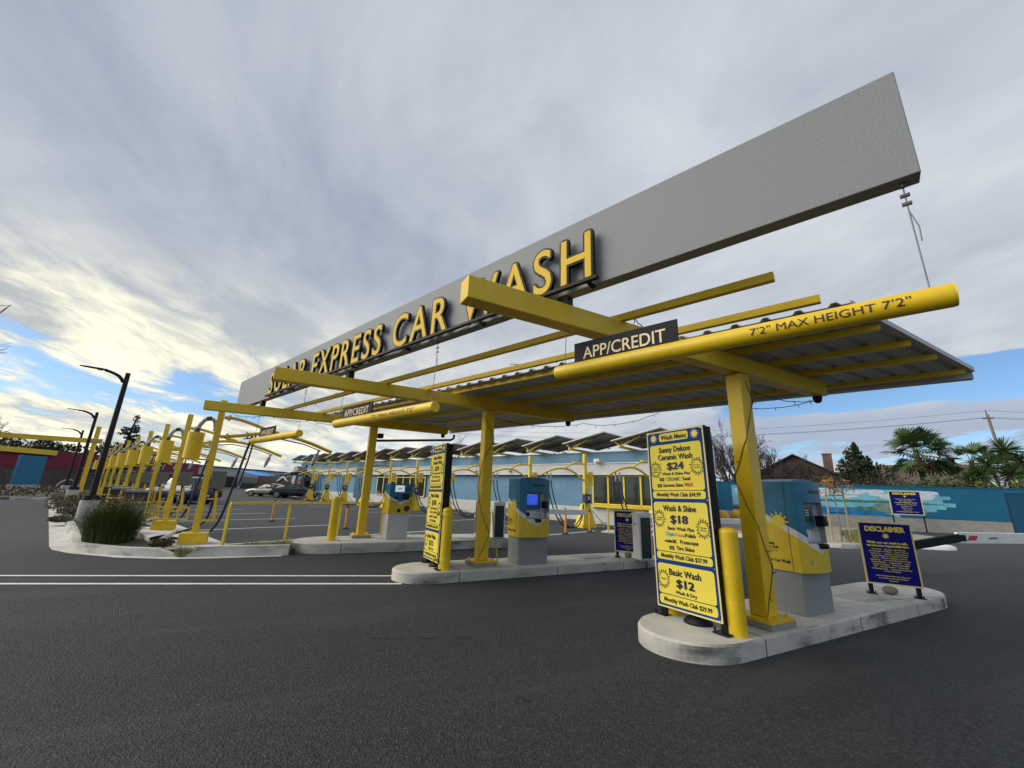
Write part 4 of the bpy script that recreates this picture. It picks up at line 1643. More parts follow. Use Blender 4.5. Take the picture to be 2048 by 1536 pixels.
ORD = ["first vacuum station of the left row, nearest, beside the grass tuft", "second vacuum station of the left row, behind the nearest one", "third vacuum station of the left row, before the first bin",
       "fourth vacuum station of the left row, right behind the first bin", "fifth vacuum station of the left row, before the conifer", "sixth vacuum station of the left row, small, by the second bin",
       "seventh vacuum station of the left row, partly behind the lamp post", "eighth vacuum station of the left row, far back by the lamp post", "farthest vacuum station of the left row, just a sliver by the lamp post"]
proto = None
for k in range(9):
    loc = W(9.58 + 3.62 * k, -3.36, .10)
    if proto is None:
        proto = vac_left()
        proto.location, proto['label'] = loc, ORD[0]
        BASE[proto] = Mx.Translation(loc) @ Mx.Rotation(A_ID, 4, 'Z')
    else:
        dup(proto, loc, A_ID, ORD[k])

for ch in list(proto.children):
    if ch.name.startswith('mat_rack'):
        bpy.data.objects.remove(ch)

# white drain pipes beside the first two stations
for k, lab in ((0, "white elbow pipe at the foot of the nearest vacuum station"), (1, "white elbow pipe at the foot of the second vacuum station")):
    b0 = W(9.58 + 3.62 * k, -3.36, .10)
    mb = MB()
    mb.tube([(-.62, .10, -.08), (-.60, .10, .08), (-.40, .28, .24), (-.12, .36, .26), (.05, .36, .12)], .05, 10)
    single("drain_pipe", mb, PVCW, lab, "pipe", b0, A_ID)


# bins of the left row
def litter_bin():
    t = thing("litter_bin", "", "litter bin", (0, 0, 0), A_ID, "black bins in yellow frames")
    mb = MB()
    mb.box((0, 0, .52), (.60, .52, .82))
    part("bin", mb, mat("black_bin", (.012, .012, .014), .5), t, bevel=.02)
    mb = MB()
    mb.box((0, 0, .97), (.64, .56, .08))
    part("lid", mb, mat("grey_lid", (.20, .21, .22), .5), t, bevel=.015)
    mb = MB()
    for x in (-.33, .33):
        for y in (-.3, .3):
            mb.bar((x * 1.1, y * 1.05, 0), (x * 1.1, y * 1.05, .98), .045, .045)
    for z in (.14, .62):
        for y in (-.3, .3):
            mb.bar((-.33, y, z), (.33, y, z), .035, .04)
        for x in (-.33, .33):
            mb.bar((x, -.3, z), (x, .3, z), .035, .04)
    part("frame", mb, YEL, t)
    return t


bin0 = litter_bin()
for k, (s_, u_0, lab) in enumerate(((16.2, -3.75, "black bin nearest to the grass tuft, yellow frame"), (20.0, -3.75, "black bin second from the grass tuft, in a yellow frame"),
                                    (23.8, -3.75, "smallest black bin, farthest, behind the lamp post"))):
    if k == 0:
        bin0.location = W(s_, u_0, .1)
        bin0['label'] = lab
    else:
        dup(bin0, W(s_, u_0, .1), A_ID, lab)


# ------------------------------------------------------------------ vacuum stations in front of the building
def vac_right():
    t = thing("vacuum_station", "", "vacuum station", (0, 0, 0), A_ID + pi, "vacuum stations along the building")
    mb = MB()
    mb.box((0, 0, 1.75), (.145, .145, 3.32))
    part("post", mb, YELB, t)
    mb = MB()
    A = [(-.36, -.30), (.36, -.30), (.36, .30), (-.36, .30)]
    B = [(-.15, -.17), (.15, -.17), (.15, .17), (-.15, .17)]
    mb.prism(A, .16, 1.05, top=B)
    mb.box((0, 0, .08), (.82, .66, .16))
    part("base_skirt", mb, YELB, t)
    mb = MB()
    mb.box((.02, .17, 1.30), (.34, .26, .42))
    mb.cyl((.02, .17, 1.08), (.02, .17, 1.14), .1)
    vu = part("vacuum_unit", mb, mat("dark_grey_unit", (.03, .032, .036), .4), t, bevel=.02)
    mb = MB()
    mb.box((.02, .302, 1.34), (.14, .01, .16))
    part("gauge_plate", mb, STEEL, vu)
    mb = MB()
    mb.box((0, .11, 1.66), (.26, .08, .26))
    part("mount_plate", mb, YELB, t)
    mb = MB()
    mb.box((-.30, .03, 2.22), (.30, .03, .66))
    tg = part("tag_plate", mb, YELB, t)
    mb = MB()
    for i in range(3):
        mb.box((-.36 + .06 * i, .047, 2.25), (.022, .004, .44 - .06 * i))
    part("orange_print", mb, ORG, tg)
    mb = MB()
    mb.tube(arc_pts([(.08, 0, 2.15), (.45, 0, 2.38), (.95, 0, 2.60), (1.45, 0, 2.64), (2.0, 0, 2.52), (2.5, 0, 2.30)], 5), .048, 8)
    part("lower_arm", mb, YELB, t)
    mb = MB()
    mb.tube(arc_pts([(.08, 0, 2.93), (.55, 0, 2.92), (.85, 0, 2.85), (1.2, 0, 2.66)], 5), .04, 8)
    mb.cyl((.66, 0, 2.93), (.70, 0, 2.92), .075)
    part("upper_arm", mb, YELB, t)
    for x, yy in ((2.18, .0), (2.02, .06)):
        mb = MB()
        mb.cyl((x, yy, 2.40), (x, yy, 2.05), .035, n=8)
        sw = part("hose_swivel", mb, GREYP, t)
        mb = MB()
        mb.tube(arc_pts([(x, yy, 2.06), (x - .05, yy + .1, 1.5), (x - .3, yy + .25, .6), (x - .75, yy + .3, .10), (x - 1.3, yy + .3, .10), (.42, yy + .25, .55), (.28, yy + .2, 1.05)], 5), .028, 7)
        part("hose", mb, HOSE, sw)
    mb = MB()
    mb.cyl((-.16, -.18, .1), (-.16, -.18, 2.75), .03, n=8)
    mb.cyl((-.16, -.18, 2.75), (-.16, -.18, 3.0), .02, n=8)
    part("riser_pipe", mb, WHITE, t)
    mb = MB()
    mb.bar((-.2, .2, .12), (-.75, .5, .05), .05, .05)
    mb.bar((-.1, .1, .95), (-.75, .5, .12), .04, .04)
    part("brace", mb, mat("pale_brace", (.45, .42, .40), .5), t)
    return t


R_LAB = ["vacuum station at the right end of the building row, by the large windows", "vacuum station left of the large yellow windows", "vacuum station behind the middle pay kiosk",
         "vacuum station behind the middle canopy column", "vacuum station right of the middle menu board", "vacuum station just left of the middle menu board", "vacuum station behind the low far kiosk",
         "vacuum station right of the far canopy column", "vacuum station just left of the far canopy column", "vacuum station second from the building's left end", "vacuum station farthest left by the black car"]
protoR = None
for k in range(11):
    loc = W(10.08 + 3.42 * k, 12.25, .0)
    if protoR is None:
        protoR = vac_right()
        protoR.location, protoR['label'] = loc, R_LAB[0]
    else:
        dup(protoR, loc, A_ID + pi, R_LAB[k])

# ------------------------------------------------------------------ railings, delineators
rl = thing("railing", "long yellow handrail between the planter and the far island", "railing", (-5.4, 10.4, .15))
RP = [V((-6.10, 9.28, .15)), V((-5.37, 10.40, .15)), V((-4.53, 11.44, .15)), V((-3.69, 12.50, .15))]
for p in RP:
    mb = MB()
    mb.bar(p, p + ZU * .86, .05, .05)
    part("post", mb, YELB, rl, True)
mb = MB()
for a, b in zip(RP[:-1], RP[1:]):
    mb.bar(a + ZU * .885, b + ZU * .885, .055, .055)
part("top_rail", mb, YELB, rl, True)
r2 = thing("railing", "short yellow rail in front of the large yellow windows", "railing", (4.24, 17.66, 0))
mb = MB()
p0, p1 = V((4.24, 17.66, .99)), V((6.35, 16.7, 1.02))
mb.bar(p0, p1, .06, .06)
part("top_rail", mb, YELB, r2, True)
for q in (0, .5, 1):
    p = p0.lerp(p1, q)
    mb = MB()
    mb.bar((p.x, p.y, 0), (p.x, p.y, .96), .06, .06)
    part("post", mb, YELB, r2, True)
rp = MB()
rp.prism([(3.9, 17.5), (6.6, 16.3), (7.4, 17.3), (4.4, 18.4)], 0, .05)
struct("concrete_pad", rp, CONCP)


def delineator(loc, lab, h=.83):
    t = thing("delineator_post", lab, "delineator post", loc, 0, "orange delineator posts")
    mb = MB()
    mb.cyl((0, 0, .05), (0, 0, h * .86), .042, n=12)
    part("post", mb, ORG, t)
    mb = MB()
    mb.cyl((0, 0, h * .86), (0, 0, h), .03, .024, n=12)
    part("dark_cap", mb, BLACKP, t)
    mb = MB()
    mb.lathe([(.13, 0), (.12, .025), (.05, .06), (.0, .06)], (0, 0, 0), 14)
    part("rubber_foot", mb, RUB, t)


delineator((-9.43, 17.03, 0), "orange delineator post farthest left behind the long handrail")
delineator((-5.76, 15.2, 0), "orange delineator post between handrail and far canopy column")
delineator((2.27, 16.35, 0), "orange delineator post under the boom right of the middle kiosk", .96)
delineator((3.45, 17.58, 0), "orange delineator post left of the short yellow rail", .9)

# ------------------------------------------------------------------ lamp posts and entrance frame
def lamp():
    t = thing("lamp_post", "", "lamp post", (0, 0, 0), A_ID, "dark lamp posts in the planter")
    mb = MB()
    mb.cyl((0, 0, -.1), (0, 0, .70), .24, .24, n=24)
    part("concrete_footing", mb, CONCP, t, bevel=.01)
    mb = MB()
    mb.cyl((0, 0, .695), (0, 0, .86), .22, .21, n=24)
    part("base_cover", mb, DARK, t)
    mb = MB()
    mb.cyl((0, 0, .85), (0, 0, 4.95), .085, .068, n=20)
    part("pole", mb, DARK, t)
    mb = MB()
    pr = arc_pts([(-.06, 0, 4.62), (-.20, 0, 4.80), (-.42, 0, 4.91), (-.60, 0, 4.955)], 5)
    mb.tube(pr, .055, 10, r1=.045)
    hd_ = part("lamp_arm", mb, DARK, t)
    mb = MB()
    n = 10
    top, bot = [], []
    for i in range(n + 1):
        x = -.52 - .72 * i / n
        w = .13 * sqrt(max(.05, 1 - ((i / n - .45) / .62) ** 2))
        top.append((x, w, 4.975 + .035 * i / n, .03))
    vs = []
    for x, w, z, h in top:
        vs += [V((x, -w, z - h / 2)), V((x, w, z - h / 2)), V((x, w * .8, z + h / 2)), V((x, -w * .8, z + h / 2))]
    fs = []
    for i in range(n):
        for k in range(4):
            fs.append((i * 4 + k, i * 4 + (k + 1) % 4, (i + 1) * 4 + (k + 1) % 4, (i + 1) * 4 + k))
    fs += [(3, 2, 1, 0), tuple(n * 4 + k for k in range(4))]
    mb.add(vs, fs)
    mb.box((-.72, 0, 4.955), (.12, .10, .035))
    part("lamp_head", mb, DARK, t)
    return t


lp = lamp()
LL = ["nearest dark lamp post on a concrete footing beside the grass tuft", "middle dark lamp post of the three in the left planter", "farthest and smallest dark lamp post in the left planter"]
for k, s_ in enumerate((16.15, 29.7, 43.9)):
    loc = W(s_, -4.88, .05)
    if k == 0:
        lp.location, lp['label'] = loc, LL[0]
    else:
        dup(lp, loc, A_ID, LL[k])
gf = thing("height_frame", "yellow entrance height frame with a bar out to the left edge", "height frame", W(37.0, -4.3, 0), A_ID)
mb = MB()
mb.box((0, 0, 2.45), (.2, .2, 4.7))
part("post", mb, YEL, gf)
mb = MB()
mb.bar((.35, 0, 3.82), (-13, 0, 3.82), .16, .30)
part("crossbar", mb, YEL, gf)
mb = MB()
mb.box((0, -.1, 3.82), (.62, .12, .26))
part("clamp_plate", mb, mat("clamp_tan", (.45, .34, .10), .5), gf)

# ------------------------------------------------------------------ wash building
FB = W(10.62, 17.34)
wb = thing("wash_building", "long blue and white car wash building with solar panels along its roof", "building", FB, A_READ)
BLU = panel_mat("blue_cladding", (.105, .235, .355), 3.05, .64, .35)
BLU2 = panel_mat("upper_blue_cladding", (.115, .255, .375), 3.05, .33, .30)
WBAND = panel_mat("pale_band", (.50, .50, .50), 3.05, 9.0, .25)
WBASE = panel_mat("pale_base_wall", (.52, .515, .49), 3.05, 9.0, .3)
BL, BD = -51.6, 14.0


def block(mb, y0, z0, z1, x1=0.0):
    """facade block whose right end wall is cut back at an angle"""
    mb.prism([(BL - x1, y0), (x1, y0), (x1 - (BD - y0) * .62, BD), (BL - x1, BD)], z0, z1)


mb = MB()
block(mb, 0, 0, .77)
part("base_wall", mb, WBASE, wb)
mb = MB()
block(mb, .03, .77, 2.66, -.01)
part("wall", mb, BLU, wb)
mb = MB()
block(mb, -.25, 2.66, 3.31, .05)
part("pale_band", mb, WBAND, wb)
mb = MB()
block(mb, -.30, 3.31, 3.355, .08)
mb.box((BL / 2, -.262, 2.672), (-BL + .12, .04, .03))
part("band_trim", mb, WHITE, wb)
mb = MB()
block(mb, .22, 3.355, 3.99, -.04)
part("upper_wall", mb, BLU2, wb)
mb = MB()
block(mb, .17, 3.99, 4.05, -.02)
part("roof", mb, mat("flat_roof", (.25, .25, .24), .8), wb)


def facade_window(x0, x1, z0, z1, nx, zt, fmat, label=None):
    mb = MB()
    mb.box(((x0 + x1) / 2, -.01, (z0 + z1) / 2), (x1 - x0, .08, z1 - z0))
    w = part("window", mb, GLASS, wb)
    fr = MB()
    yy = -.07
    for x in [x0 + (x1 - x0) * i / nx for i in range(nx + 1)]:
        fr.box((x, yy, (z0 + z1) / 2), (.095, .06, z1 - z0 + .08))
    for z in [z0, z1] + zt:
        fr.box(((x0 + x1) / 2, yy - .002, z), (x1 - x0 + .08, .056, .075))
    part("frame", fr, fmat, w)
    return w


w_ = facade_window(-6.92, -1.9, .98, 2.62, 5, [], YELB)
mb = MB()
mb.box((-4.4, -.14, .86), (5.2, .22, .13))
part("sill", mb, YELB, w_)
facade_window(-31.4, -23.6, .80, 2.90, 7, [2.42], mat("pale_yellow_frame", (.62, .55, .22), .5))
for x0, x1, z0, z1 in ((-35.6, -33.9, .30, 3.95), (-38.6, -37.9, 1.0, 2.6)):
    mb = MB()
    mb.box(((x0 + x1) / 2, -.17, (z0 + z1) / 2), (x1 - x0, .2, z1 - z0))
    part("dark_blue_pier", mb, mat("dark_blue_pier", (.015, .085, .15), .5), wb)
mb = MB()
mb.plate([(-33.8, 3.36)] + [(-33.8 + 6.0 * i / 8, 3.36 + .28 * sqrt(max(0, 1 - (i / 8) ** 2))) for i in range(9)] + [(-27.8, 3.36)], -.20, .0)
part("eyebrow_arch", mb, mat("dark_blue_arch", (.012, .03, .05), .5), wb)
for x in (-13.5, -17.0, -20.4):
    mb = MB()
    mb.lathe([(.0, .16), (.05, .15), (.10, 0), (0, 0)], (x, -.36, 2.86), 12)
    part("downlight", mb, STEEL, wb)
mb = MB()
mb.box((-6.4, -.42, 3.46), (.34, .3, .2))
mb.cyl((-6.4, -.55, 3.46), (-6.4, -.63, 3.46), .07)
part("wall_camera", mb, WHITE, wb)
mb = MB()
mb.tube([(BL + 1, .10, 3.44), (-.3, .10, 3.44)], .018, 6)
for x in range(-48, -1, 5):
    mb.box((x, .1, 3.5), (.05, .06, .22))
part("conduit", mb, mat("conduit", (.14, .22, .28), .5), wb)
# stone edge on the building's left end
mb = MB()
for i in range(9):
    mb.box((BL - .55 - .12 * ((i * 5) % 3), .3, .2 + i * .42), (1.1, 1.0, .40))
part("stone_end", mb, stone_mat("ledge_stone", (.42, .38, .33), (.52, .49, .44), (.2, .19, .17), .6, .22), wb)
# wheel-stop kerb at the foot
ks = MB()
for k in range(14):
    p = W(11.6 + 3.42 * k, 15.2)
    ks.box((p.x, p.y, .07), (1.8, .16, .14), A_READ)
struct("wheel_stops", ks, CONC)

# solar arrays
PV = mat("panel_underside", (.34, .33, .30), .55, var=.25, vscale=2.0)
PVE = mat("panel_edge", (.60, .60, .58), .5)
for k in range(15):
    sL = 15.44 + 3.36 * k
    p0 = W(sL, 16.3)
    l0 = BASE[wb].inverted() @ V((p0.x, p0.y, 0))
    x0, y0 = l0.x, l0.y
    lx = 2.86
    z0, z1, dy = 4.50, 5.06, 4.4
    mb = MB()
    nx_, ny_ = 3, 4
    for i in range(nx_):
        for j in range(ny_):
            a, b = x0 + lx * i / nx_ + .012, x0 + lx * (i + 1) / nx_ - .012
            c, d = y0 + dy * j / ny_ + .012, y0 + dy * (j + 1) / ny_ - .012
            za, zb_ = z0 + (z1 - z0) * (a - x0) / lx, z0 + (z1 - z0) * (b - x0) / lx
            mb.add([(a, c, za), (b, c, zb_), (b, d, zb_), (a, d, za), (a, c, za + .03), (b, c, zb_ + .03), (b, d, zb_ + .03), (a, d, za + .03)],
                   [(3, 2, 1, 0), (4, 5, 6, 7), (0, 1, 5, 4), (1, 2, 6, 5), (2, 3, 7, 6), (3, 0, 4, 7)])
    sa = part("solar_array", mb, PV, wb)
    mb = MB()
    mb.bar((x0, y0 - .02, z0 + .02), (x0 + lx, y0 - .02, z1 + .02), .03, .06)
    mb.bar((x0 + lx + .02, y0, z1 + .02), (x0 + lx + .02, y0 + dy, z1 + .02), .03, .06)
    part("edge_frame", mb, PVE, sa)
    mb = MB()
    for j in (.12, .5, .88):
        mb.bar((x0 + .1, y0 + dy * j, z0 - .02), (x0 + lx - .1, y0 + dy * j, z1 - .04), .05, .06)
    for i in (.33, .67):
        mb.bar((x0 + lx * i, y0, z0 + (z1 - z0) * i - .07), (x0 + lx * i, y0 + dy, z0 + (z1 - z0) * i - .07), .05, .05)
    part("rafters", mb, mat("rafter_brown", (.16, .12, .06), .6), sa)
    mb = MB()
    mb.bar((x0 + .42, y0 + .1, 4.19), (x0 + .42, y0 + 3.4, 4.19), .12, .13)
    mb.bar((x0 + .42, y0 + .35, 4.22), (x0 + .05, y0 + .35, z0 + .0), .06, .06)
    mb.bar((x0 + .42, y0 + .35, 4.22), (x0 + 1.6, y0 + .35, z0 + .24), .06, .06)
    part("strut", mb, YELB, sa)

vm = thing("vending_machine", "red and black machine at the far left end of the wash building", "vending machine", W(57.0, 16.3, 0), A_READ)
mb = MB()
mb.box((0, 0, .95), (1.5, .9, 1.9))
cb2 = part("cabinet", mb, BLACKP, vm)
mb = MB()
mb.box((-.3, -.46, 1.0), (.8, .03, 1.6))
part("red_front", mb, mat("machine_red", (.55, .07, .05), .4), cb2)

# ------------------------------------------------------------------ mural wall
MW0, MW1 = V((12.6, 29.85, 0)), V((48.0, 19.15, 0))
MA = atan2(MW1.y - MW0.y, MW1.x - MW0.x)
ML = (MW1 - MW0).length
mw = thing("mural_wall", "long blue garden wall with a painted landscape mural and grey plinth", "wall", MW0, MA)
WBLUE = mat("wall_blue", (.008, .135, .250), .7, var=.10, vscale=.8, bump=.15, bscale=50)
mb = MB()
mb.box((ML / 2, .12, 1.74), (ML, .24, 1.92))
part("wall", mb, WBLUE, mw)
mb = MB()
mb.box((ML / 2, .12, .39), (ML, .26, .78))
part("plinth", mb, concrete_mat("plinth_concrete", (.40, .375, .33), .1), mw)
mb = MB()
mb.box((ML / 2, .12, 2.72), (ML, .29, .05))
part("coping", mb, mat("wall_coping_blue", (.015, .10, .18), .7), mw)


def mur(px):                # local x of a distance along the wall
    return px


def rag(x0, x1, z0, z1, rgx, n=9, amp=.35):
    right = [(x1 + rgx.uniform(-amp, amp), z0 + (z1 - z0) * i / n) for i in range(n + 1)]
    st = []
    for (x, z), (x2, z2) in zip(right[:-1], right[1:]):
        st += [(x, z), (x, z2)]
    return [(x0, z0)] + st + [(x0, z1)]


rgm = random.Random(5)
MX0, MX1 = 3.2, 15.2
mb = MB()
mb.flat([(MX0, .80), (12.6, .80), (12.6, .98), (13.6, .98), (13.6, 1.20), (14.5, 1.20), (14.5, 1.36), (15.0, 1.36), (15.0, 1.52), (15.5, 1.52), (15.5, 1.75), (14.9, 1.75), (14.9, 1.95),
         (15.3, 1.95), (15.3, 2.15), (14.8, 2.15), (14.8, 2.30), (14.0, 2.30), (14.0, 2.46), (MX0, 2.50)], -.004)
ms_ = part("mural", mb, mat("mural_sky", (.20, .53, .70), .7, var=.25, vscale=.9), mw)
cl_ = MB()
for i in range(46):
    cx, cz = rgm.uniform(MX0 + .5, 14.4), rgm.uniform(1.95, 2.34)
    r = rgm.uniform(.18, .44)
    cl_.flat([(cx + r * 1.5 * cos(2 * pi * q / 12), cz + r * .36 * sin(2 * pi * q / 12)) for q in range(12)], -.006 - i * .00004)
part("painted_cloud", cl_, mat("mural_cloud", (.66, .74, .78), .7, var=.2), ms_)
hl = MB()
for (a, b, base, top, seed) in ((6.6, 15.2, 1.62, 1.80, 1), (MX0, 8.8, .82, 1.42, 2), (8.2, 14.4, 1.02, 1.38, 3)):
    rr = random.Random(seed)
    n = 26
    up = []
    for i in range(n + 1):
        q = i / n
        up.append((a + (b - a) * q, base + (top - base) * (sin(pi * min(1, q * 1.02)) ** .6) * rr.uniform(.82, 1.08)))
    for i in range(n):
        hl.flat([(up[i][0], base), (up[i + 1][0], base), up[i + 1], up[i]], -.0085 - .0006 * seed)
part("painted_hills", hl, mat("mural_hills", (.06, .23, .17), .7, var=.45, vscale=3.0), ms_)
lk = MB()
lk.flat([(6.6, .84), (12.4, .84), (11.6, 1.06), (10.2, 1.24), (8.4, 1.30), (6.4, 1.36), (7.2, 1.12)], -.0115)
part("painted_lake", lk, mat("mural_lake", (.015, .20, .46), .6, var=.45, vscale=1.6), ms_)
rk_ = MB()
rk_.flat([(11.6, 1.10), (13.4, 1.02), (14.1, 1.18), (13.8, 1.45), (13.0, 1.60), (12.2, 1.58), (11.5, 1.66), (11.2, 1.40)], -.0125)
rk_.flat([(4.9, .84), (6.2, .84), (6.0, 1.22), (5.6, 1.46), (5.2, 1.30)], -.0125)
part("painted_rocks", rk_, mat("mural_rocks", (.22, .32, .30), .7, var=.5, vscale=2.5), ms_)
mb = MB()
mb.box((18.95, -.008, 1.30), (1.9, .02, 2.2))
dr = part("door", mb, mat("wall_door_blue", (.008, .085, .165), .6), mw)
mb = MB()
for x in (17.96, 19.94):
    mb.box((x, -.012, 1.30), (.06, .03, 2.26))
mb.box((18.95, -.012, 2.44), (2.0, .03, .06))
part("frame", mb, mat("wall_door_frame", (.006, .05, .10), .6), dr)


# ------------------------------------------------------------------ vegetation builders
def leaves(mb, c, r, n, size, rg, shell=.35, flat=.0, droop=0.0):
    c = V(c)
    for _ in range(n):
        while True:
            d = V((rg.uniform(-1, 1), rg.uniform(-1, 1), rg.uniform(-1, 1)))
            if .05 < d.length <= 1:
                break
        if rg.random() < shell:
            d = d.normalized() * rg.uniform(.75, 1.05)
        p = c + V((d.x * r[0], d.y * r[1], d.z * r[2]))
        n1 = V((rg.gauss(0, 1), rg.gauss(0, 1), rg.gauss(0, 1) * (1 - flat))).normalized()
        n2 = n1.orthogonal().normalized()
        n2.rotate(Mx.Rotation(rg.uniform(0, 6.28), 3, n1))
        s = size * rg.uniform(.6, 1.4)
        n1 = n1 * s
        n2 = n2 * s * rg.uniform(.35, .7)
        mb.add([p - n1, p + n2, p + n1, p - n2], [(0, 1, 2, 3)])


def branches(mb, p, d, L, r, depth, rg, spread=.5, up=.15, n=3, seg=3, tips=None, minr=.004):
    pts = [p]
    q = p.copy()
    dd = d.copy()
    for _ in range(seg):
        dd = (dd + V((rg.gauss(0, .12), rg.gauss(0, .12), rg.gauss(0, .10) + up * .2))).normalized()
        q = q + dd * L / seg
        pts.append(q.copy())
    mb.tube(pts, max(r, minr), 4 if r < .05 else 7, False, r1=max(r * .6, minr * .8))
    if depth == 0:
        if tips is not None:
            tips.append(q)
        return
    for i in range(n):
        t = rg.uniform(.45, 1.0) if i else 1.0
        k = min(seg - 1, int(t * seg))
        b = pts[k].lerp(pts[k + 1], t * seg - k) if k < seg else pts[-1]
        nd = (dd + V((rg.gauss(0, spread), rg.gauss(0, spread), rg.gauss(0, spread * .7) + up))).normalized()
        branches(mb, b, nd, L * rg.uniform(.6, .82), r * rg.uniform(.5, .68), depth - 1, rg, spread, up, n, seg, tips, minr)


def bare_tree(name, loc, h, seed, label, cat="tree", depth=6, spread=.5, r=.16, m=None, n=3, group=None, minr=.008):
    t = thing(name, label, cat, loc, 0, group)
    rg = random.Random(seed)
    mb = MB()
    mb.tube([(0, 0, -.1), (.02, 0, h * .12), (.0, .03, h * .24)], r * 1.3, 9, r1=r)
    part("trunk", mb, m or TWIG, t)
    mb = MB()
    for k in range(4):
        a = k * 1.57 + rg.uniform(-.4, .4)
        d = V((cos(a) * .55, sin(a) * .55, 1)).normalized()
        branches(mb, V((0, .03, h * .23)), d, h * .26, r * .75, depth - 1, rg, spread, .12, n, 3, None, minr)
    part("branches", mb, m or TWIG, t)
    return t


def leafy_tree(name, loc, h, wid, seed, label, lm, group=None, n=2600, size=.16, cz=.62):
    t = thing(name, label, "tree", loc, 0, group)
    rg = random.Random(seed)
    mb = MB()
    mb.tube([(0, 0, -.2), (.05, 0, h * .25), (-.03, .05, h * .5)], .18, 8, r1=.09)
    for k in range(5):
        a = k * 1.3
        mb.tube([(0, 0, h * .3), (cos(a) * wid * .3, sin(a) * wid * .3, h * .55), (cos(a) * wid * .55, sin(a) * wid * .55, h * .75)], .07, 6, r1=.02)
    part("trunk", mb, BARK, t)
    mb = MB()
    nb = 11
    for k in range(nb):
        a, q = rg.uniform(0, 6.28), sqrt(rg.random())
        c = (cos(a) * q * wid * .62, sin(a) * q * wid * .62, h * cz + rg.uniform(-.22, .25) * h)
        rr = wid * rg.uniform(.28, .46)
        leaves(mb, c, (rr, rr, rr * .75), n // nb, size, rg, .5)
    part("crown", mb, lm, t)
    return t


# --- big grass tuft and planter planting
GRASS = leaf_mat("grass_blade", (.030, .060, .012), (.075, .115, .022))
SEEDH = leaf_mat("dry_seed_head", (.14, .10, .05), (.22, .165, .085))
DRYL = leaf_mat("dry_shrub_leaf", (.075, .055, .028), (.15, .105, .055), (.055, .055, .022))
PALEG = leaf_mat("pale_grass", (.20, .20, .075), (.33, .32, .14))


def grass_blades(mb, n, L, rg, rad, wdt=.008, lean=.55, base=(0, 0, 0), seg=4):
    for _ in range(n):
        a = rg.uniform(0, 6.28)
        q = rad * sqrt(rg.random())
        b = V(base) + V((cos(a) * q, sin(a) * q, 0))
        a2 = a + rg.gauss(0, .5)
        ln = L * rg.uniform(.65, 1.1)
        le = lean * rg.uniform(.3, 1.2)
        sd = V((-sin(a2), cos(a2), 0)) * wdt * rg.uniform(.7, 1.3)
        vs = []
        for i in range(seg + 1):
            t = i / seg
            off = le * t * t * ln
            p = b + V((cos(a2) * off, sin(a2) * off, ln * (t - .28 * le * t * t)))
            w = sd * (1 - t * .92)
            vs += [p - w, p + w]
        mb.add(vs, [(2 * i, 2 * i + 1, 2 * i + 3, 2 * i + 2) for i in range(seg)])


gt_ = thing("grass_tuft", "big dark green grass tuft at the rounded tip of the left planter", "plant", (-8.66, 9.40, .10))
rg = random.Random(21)
mb = MB()
for cx, cy in ((0, 0), (-.2, .2), (.04, .12), (-.12, .4), (-.02, -.1), (-.2, -.06), (-.3, .62), (-.42, .5), (-.4, .25)):
    grass_blades(mb, 260, .92, rg, .22, .007, .5, (cx, cy, 0))
    grass_blades(mb, 170, .78, rg, .26, .006, 1.05, (cx, cy, 0))
part("blades", mb, GRASS, gt_)
mb = MB()
for _ in range(900):
    a, q = rg.uniform(0, 6.28), rg.random()
    x, y = cos(a) * q * .50 - .2, .28 + sin(a) * q * .62
    z = .78 + rg.gauss(0, .10) + .10 * (1 - q)
    leaves(mb, (x, y, z), (.05, .05, .05), 1, .022, rg)
part("seed_heads", mb, SEEDH, gt_)


def shrub(loc, r, h, n, seed, label, lm, size=.035, group="dry shrubs of the left planter"):
    t = thing("shrub", label, "shrub", loc, 0, group)
    rg = random.Random(seed)
    mb = MB()
    for _ in range(26):
        a = rg.uniform(0, 6.28)
        q = rg.uniform(.3, 1)
        mb.tube([(0, 0, 0), (cos(a) * r * q * .5, sin(a) * r * q * .5, h * .5), (cos(a) * r * q, sin(a) * r * q, h * rg.uniform(.5, 1))], .006, 4, False, r1=.002)
    part("stems", mb, TWIG, t)
    mb = MB()
    leaves(mb, (0, 0, h * .52), (r, r, h * .5), n, size, rg, .4)
    part("foliage", mb, lm, t)


shrub(W(15.9, -5.45, .1), .28, .20, 600, 32, "brown dry shrub at the left side of the nearest lamp footing", DRYL)
shrub(W(18.9, -5.0, .1), .5, .30, 1000, 33, "tangled dry shrub just behind the nearest lamp footing", DRYL)
shrub(W(21.6, -5.0, .1), .8, .42, 1200, 34, "dry shrub halfway between the two nearer lamp posts", DRYL)
shrub(W(25.2, -4.9, .1), .9, .5, 1200, 35, "dry shrub in front of the middle lamp footing", DRYL)
shrub(W(12.2, -4.4, .1), .5, .5, 1300, 36, "low mixed shrub right behind the grass tuft", DRYL, .03)
shrub(V((-7.35, 9.22, .10)), .22, .16, 420, 37, "flat dry shrub between the grass tuft and the first vacuum base", DRYL, .03)
fr_ = MB()
rg = random.Random(55)
for k in range(60):
    leaves(fr_, W(rg.uniform(35, 45), rg.uniform(-24, -5), .35), (1.2, 1.2, .38), 130, .07, rg, .3)
struct("ground_cover", fr_, DRYL, 'stuff')
fr2 = MB()
for k in range(26):
    leaves(fr2, W(rg.uniform(24, 34), rg.uniform(-5.1, -4.2), .3), (.6, .6, .3), 110, .05, rg, .3)
struct("ground_cover", fr2, DRYL, 'stuff')


def small_grass(loc, L, n, seed, label, rad=.16):
    t = thing("small_grass", label, "plant", loc, 0)
    mb = MB()
    rg = random.Random(seed)
    grass_blades(mb, n, L, rg, rad, .005, .9)
    part("blades", mb, PALEG, t)


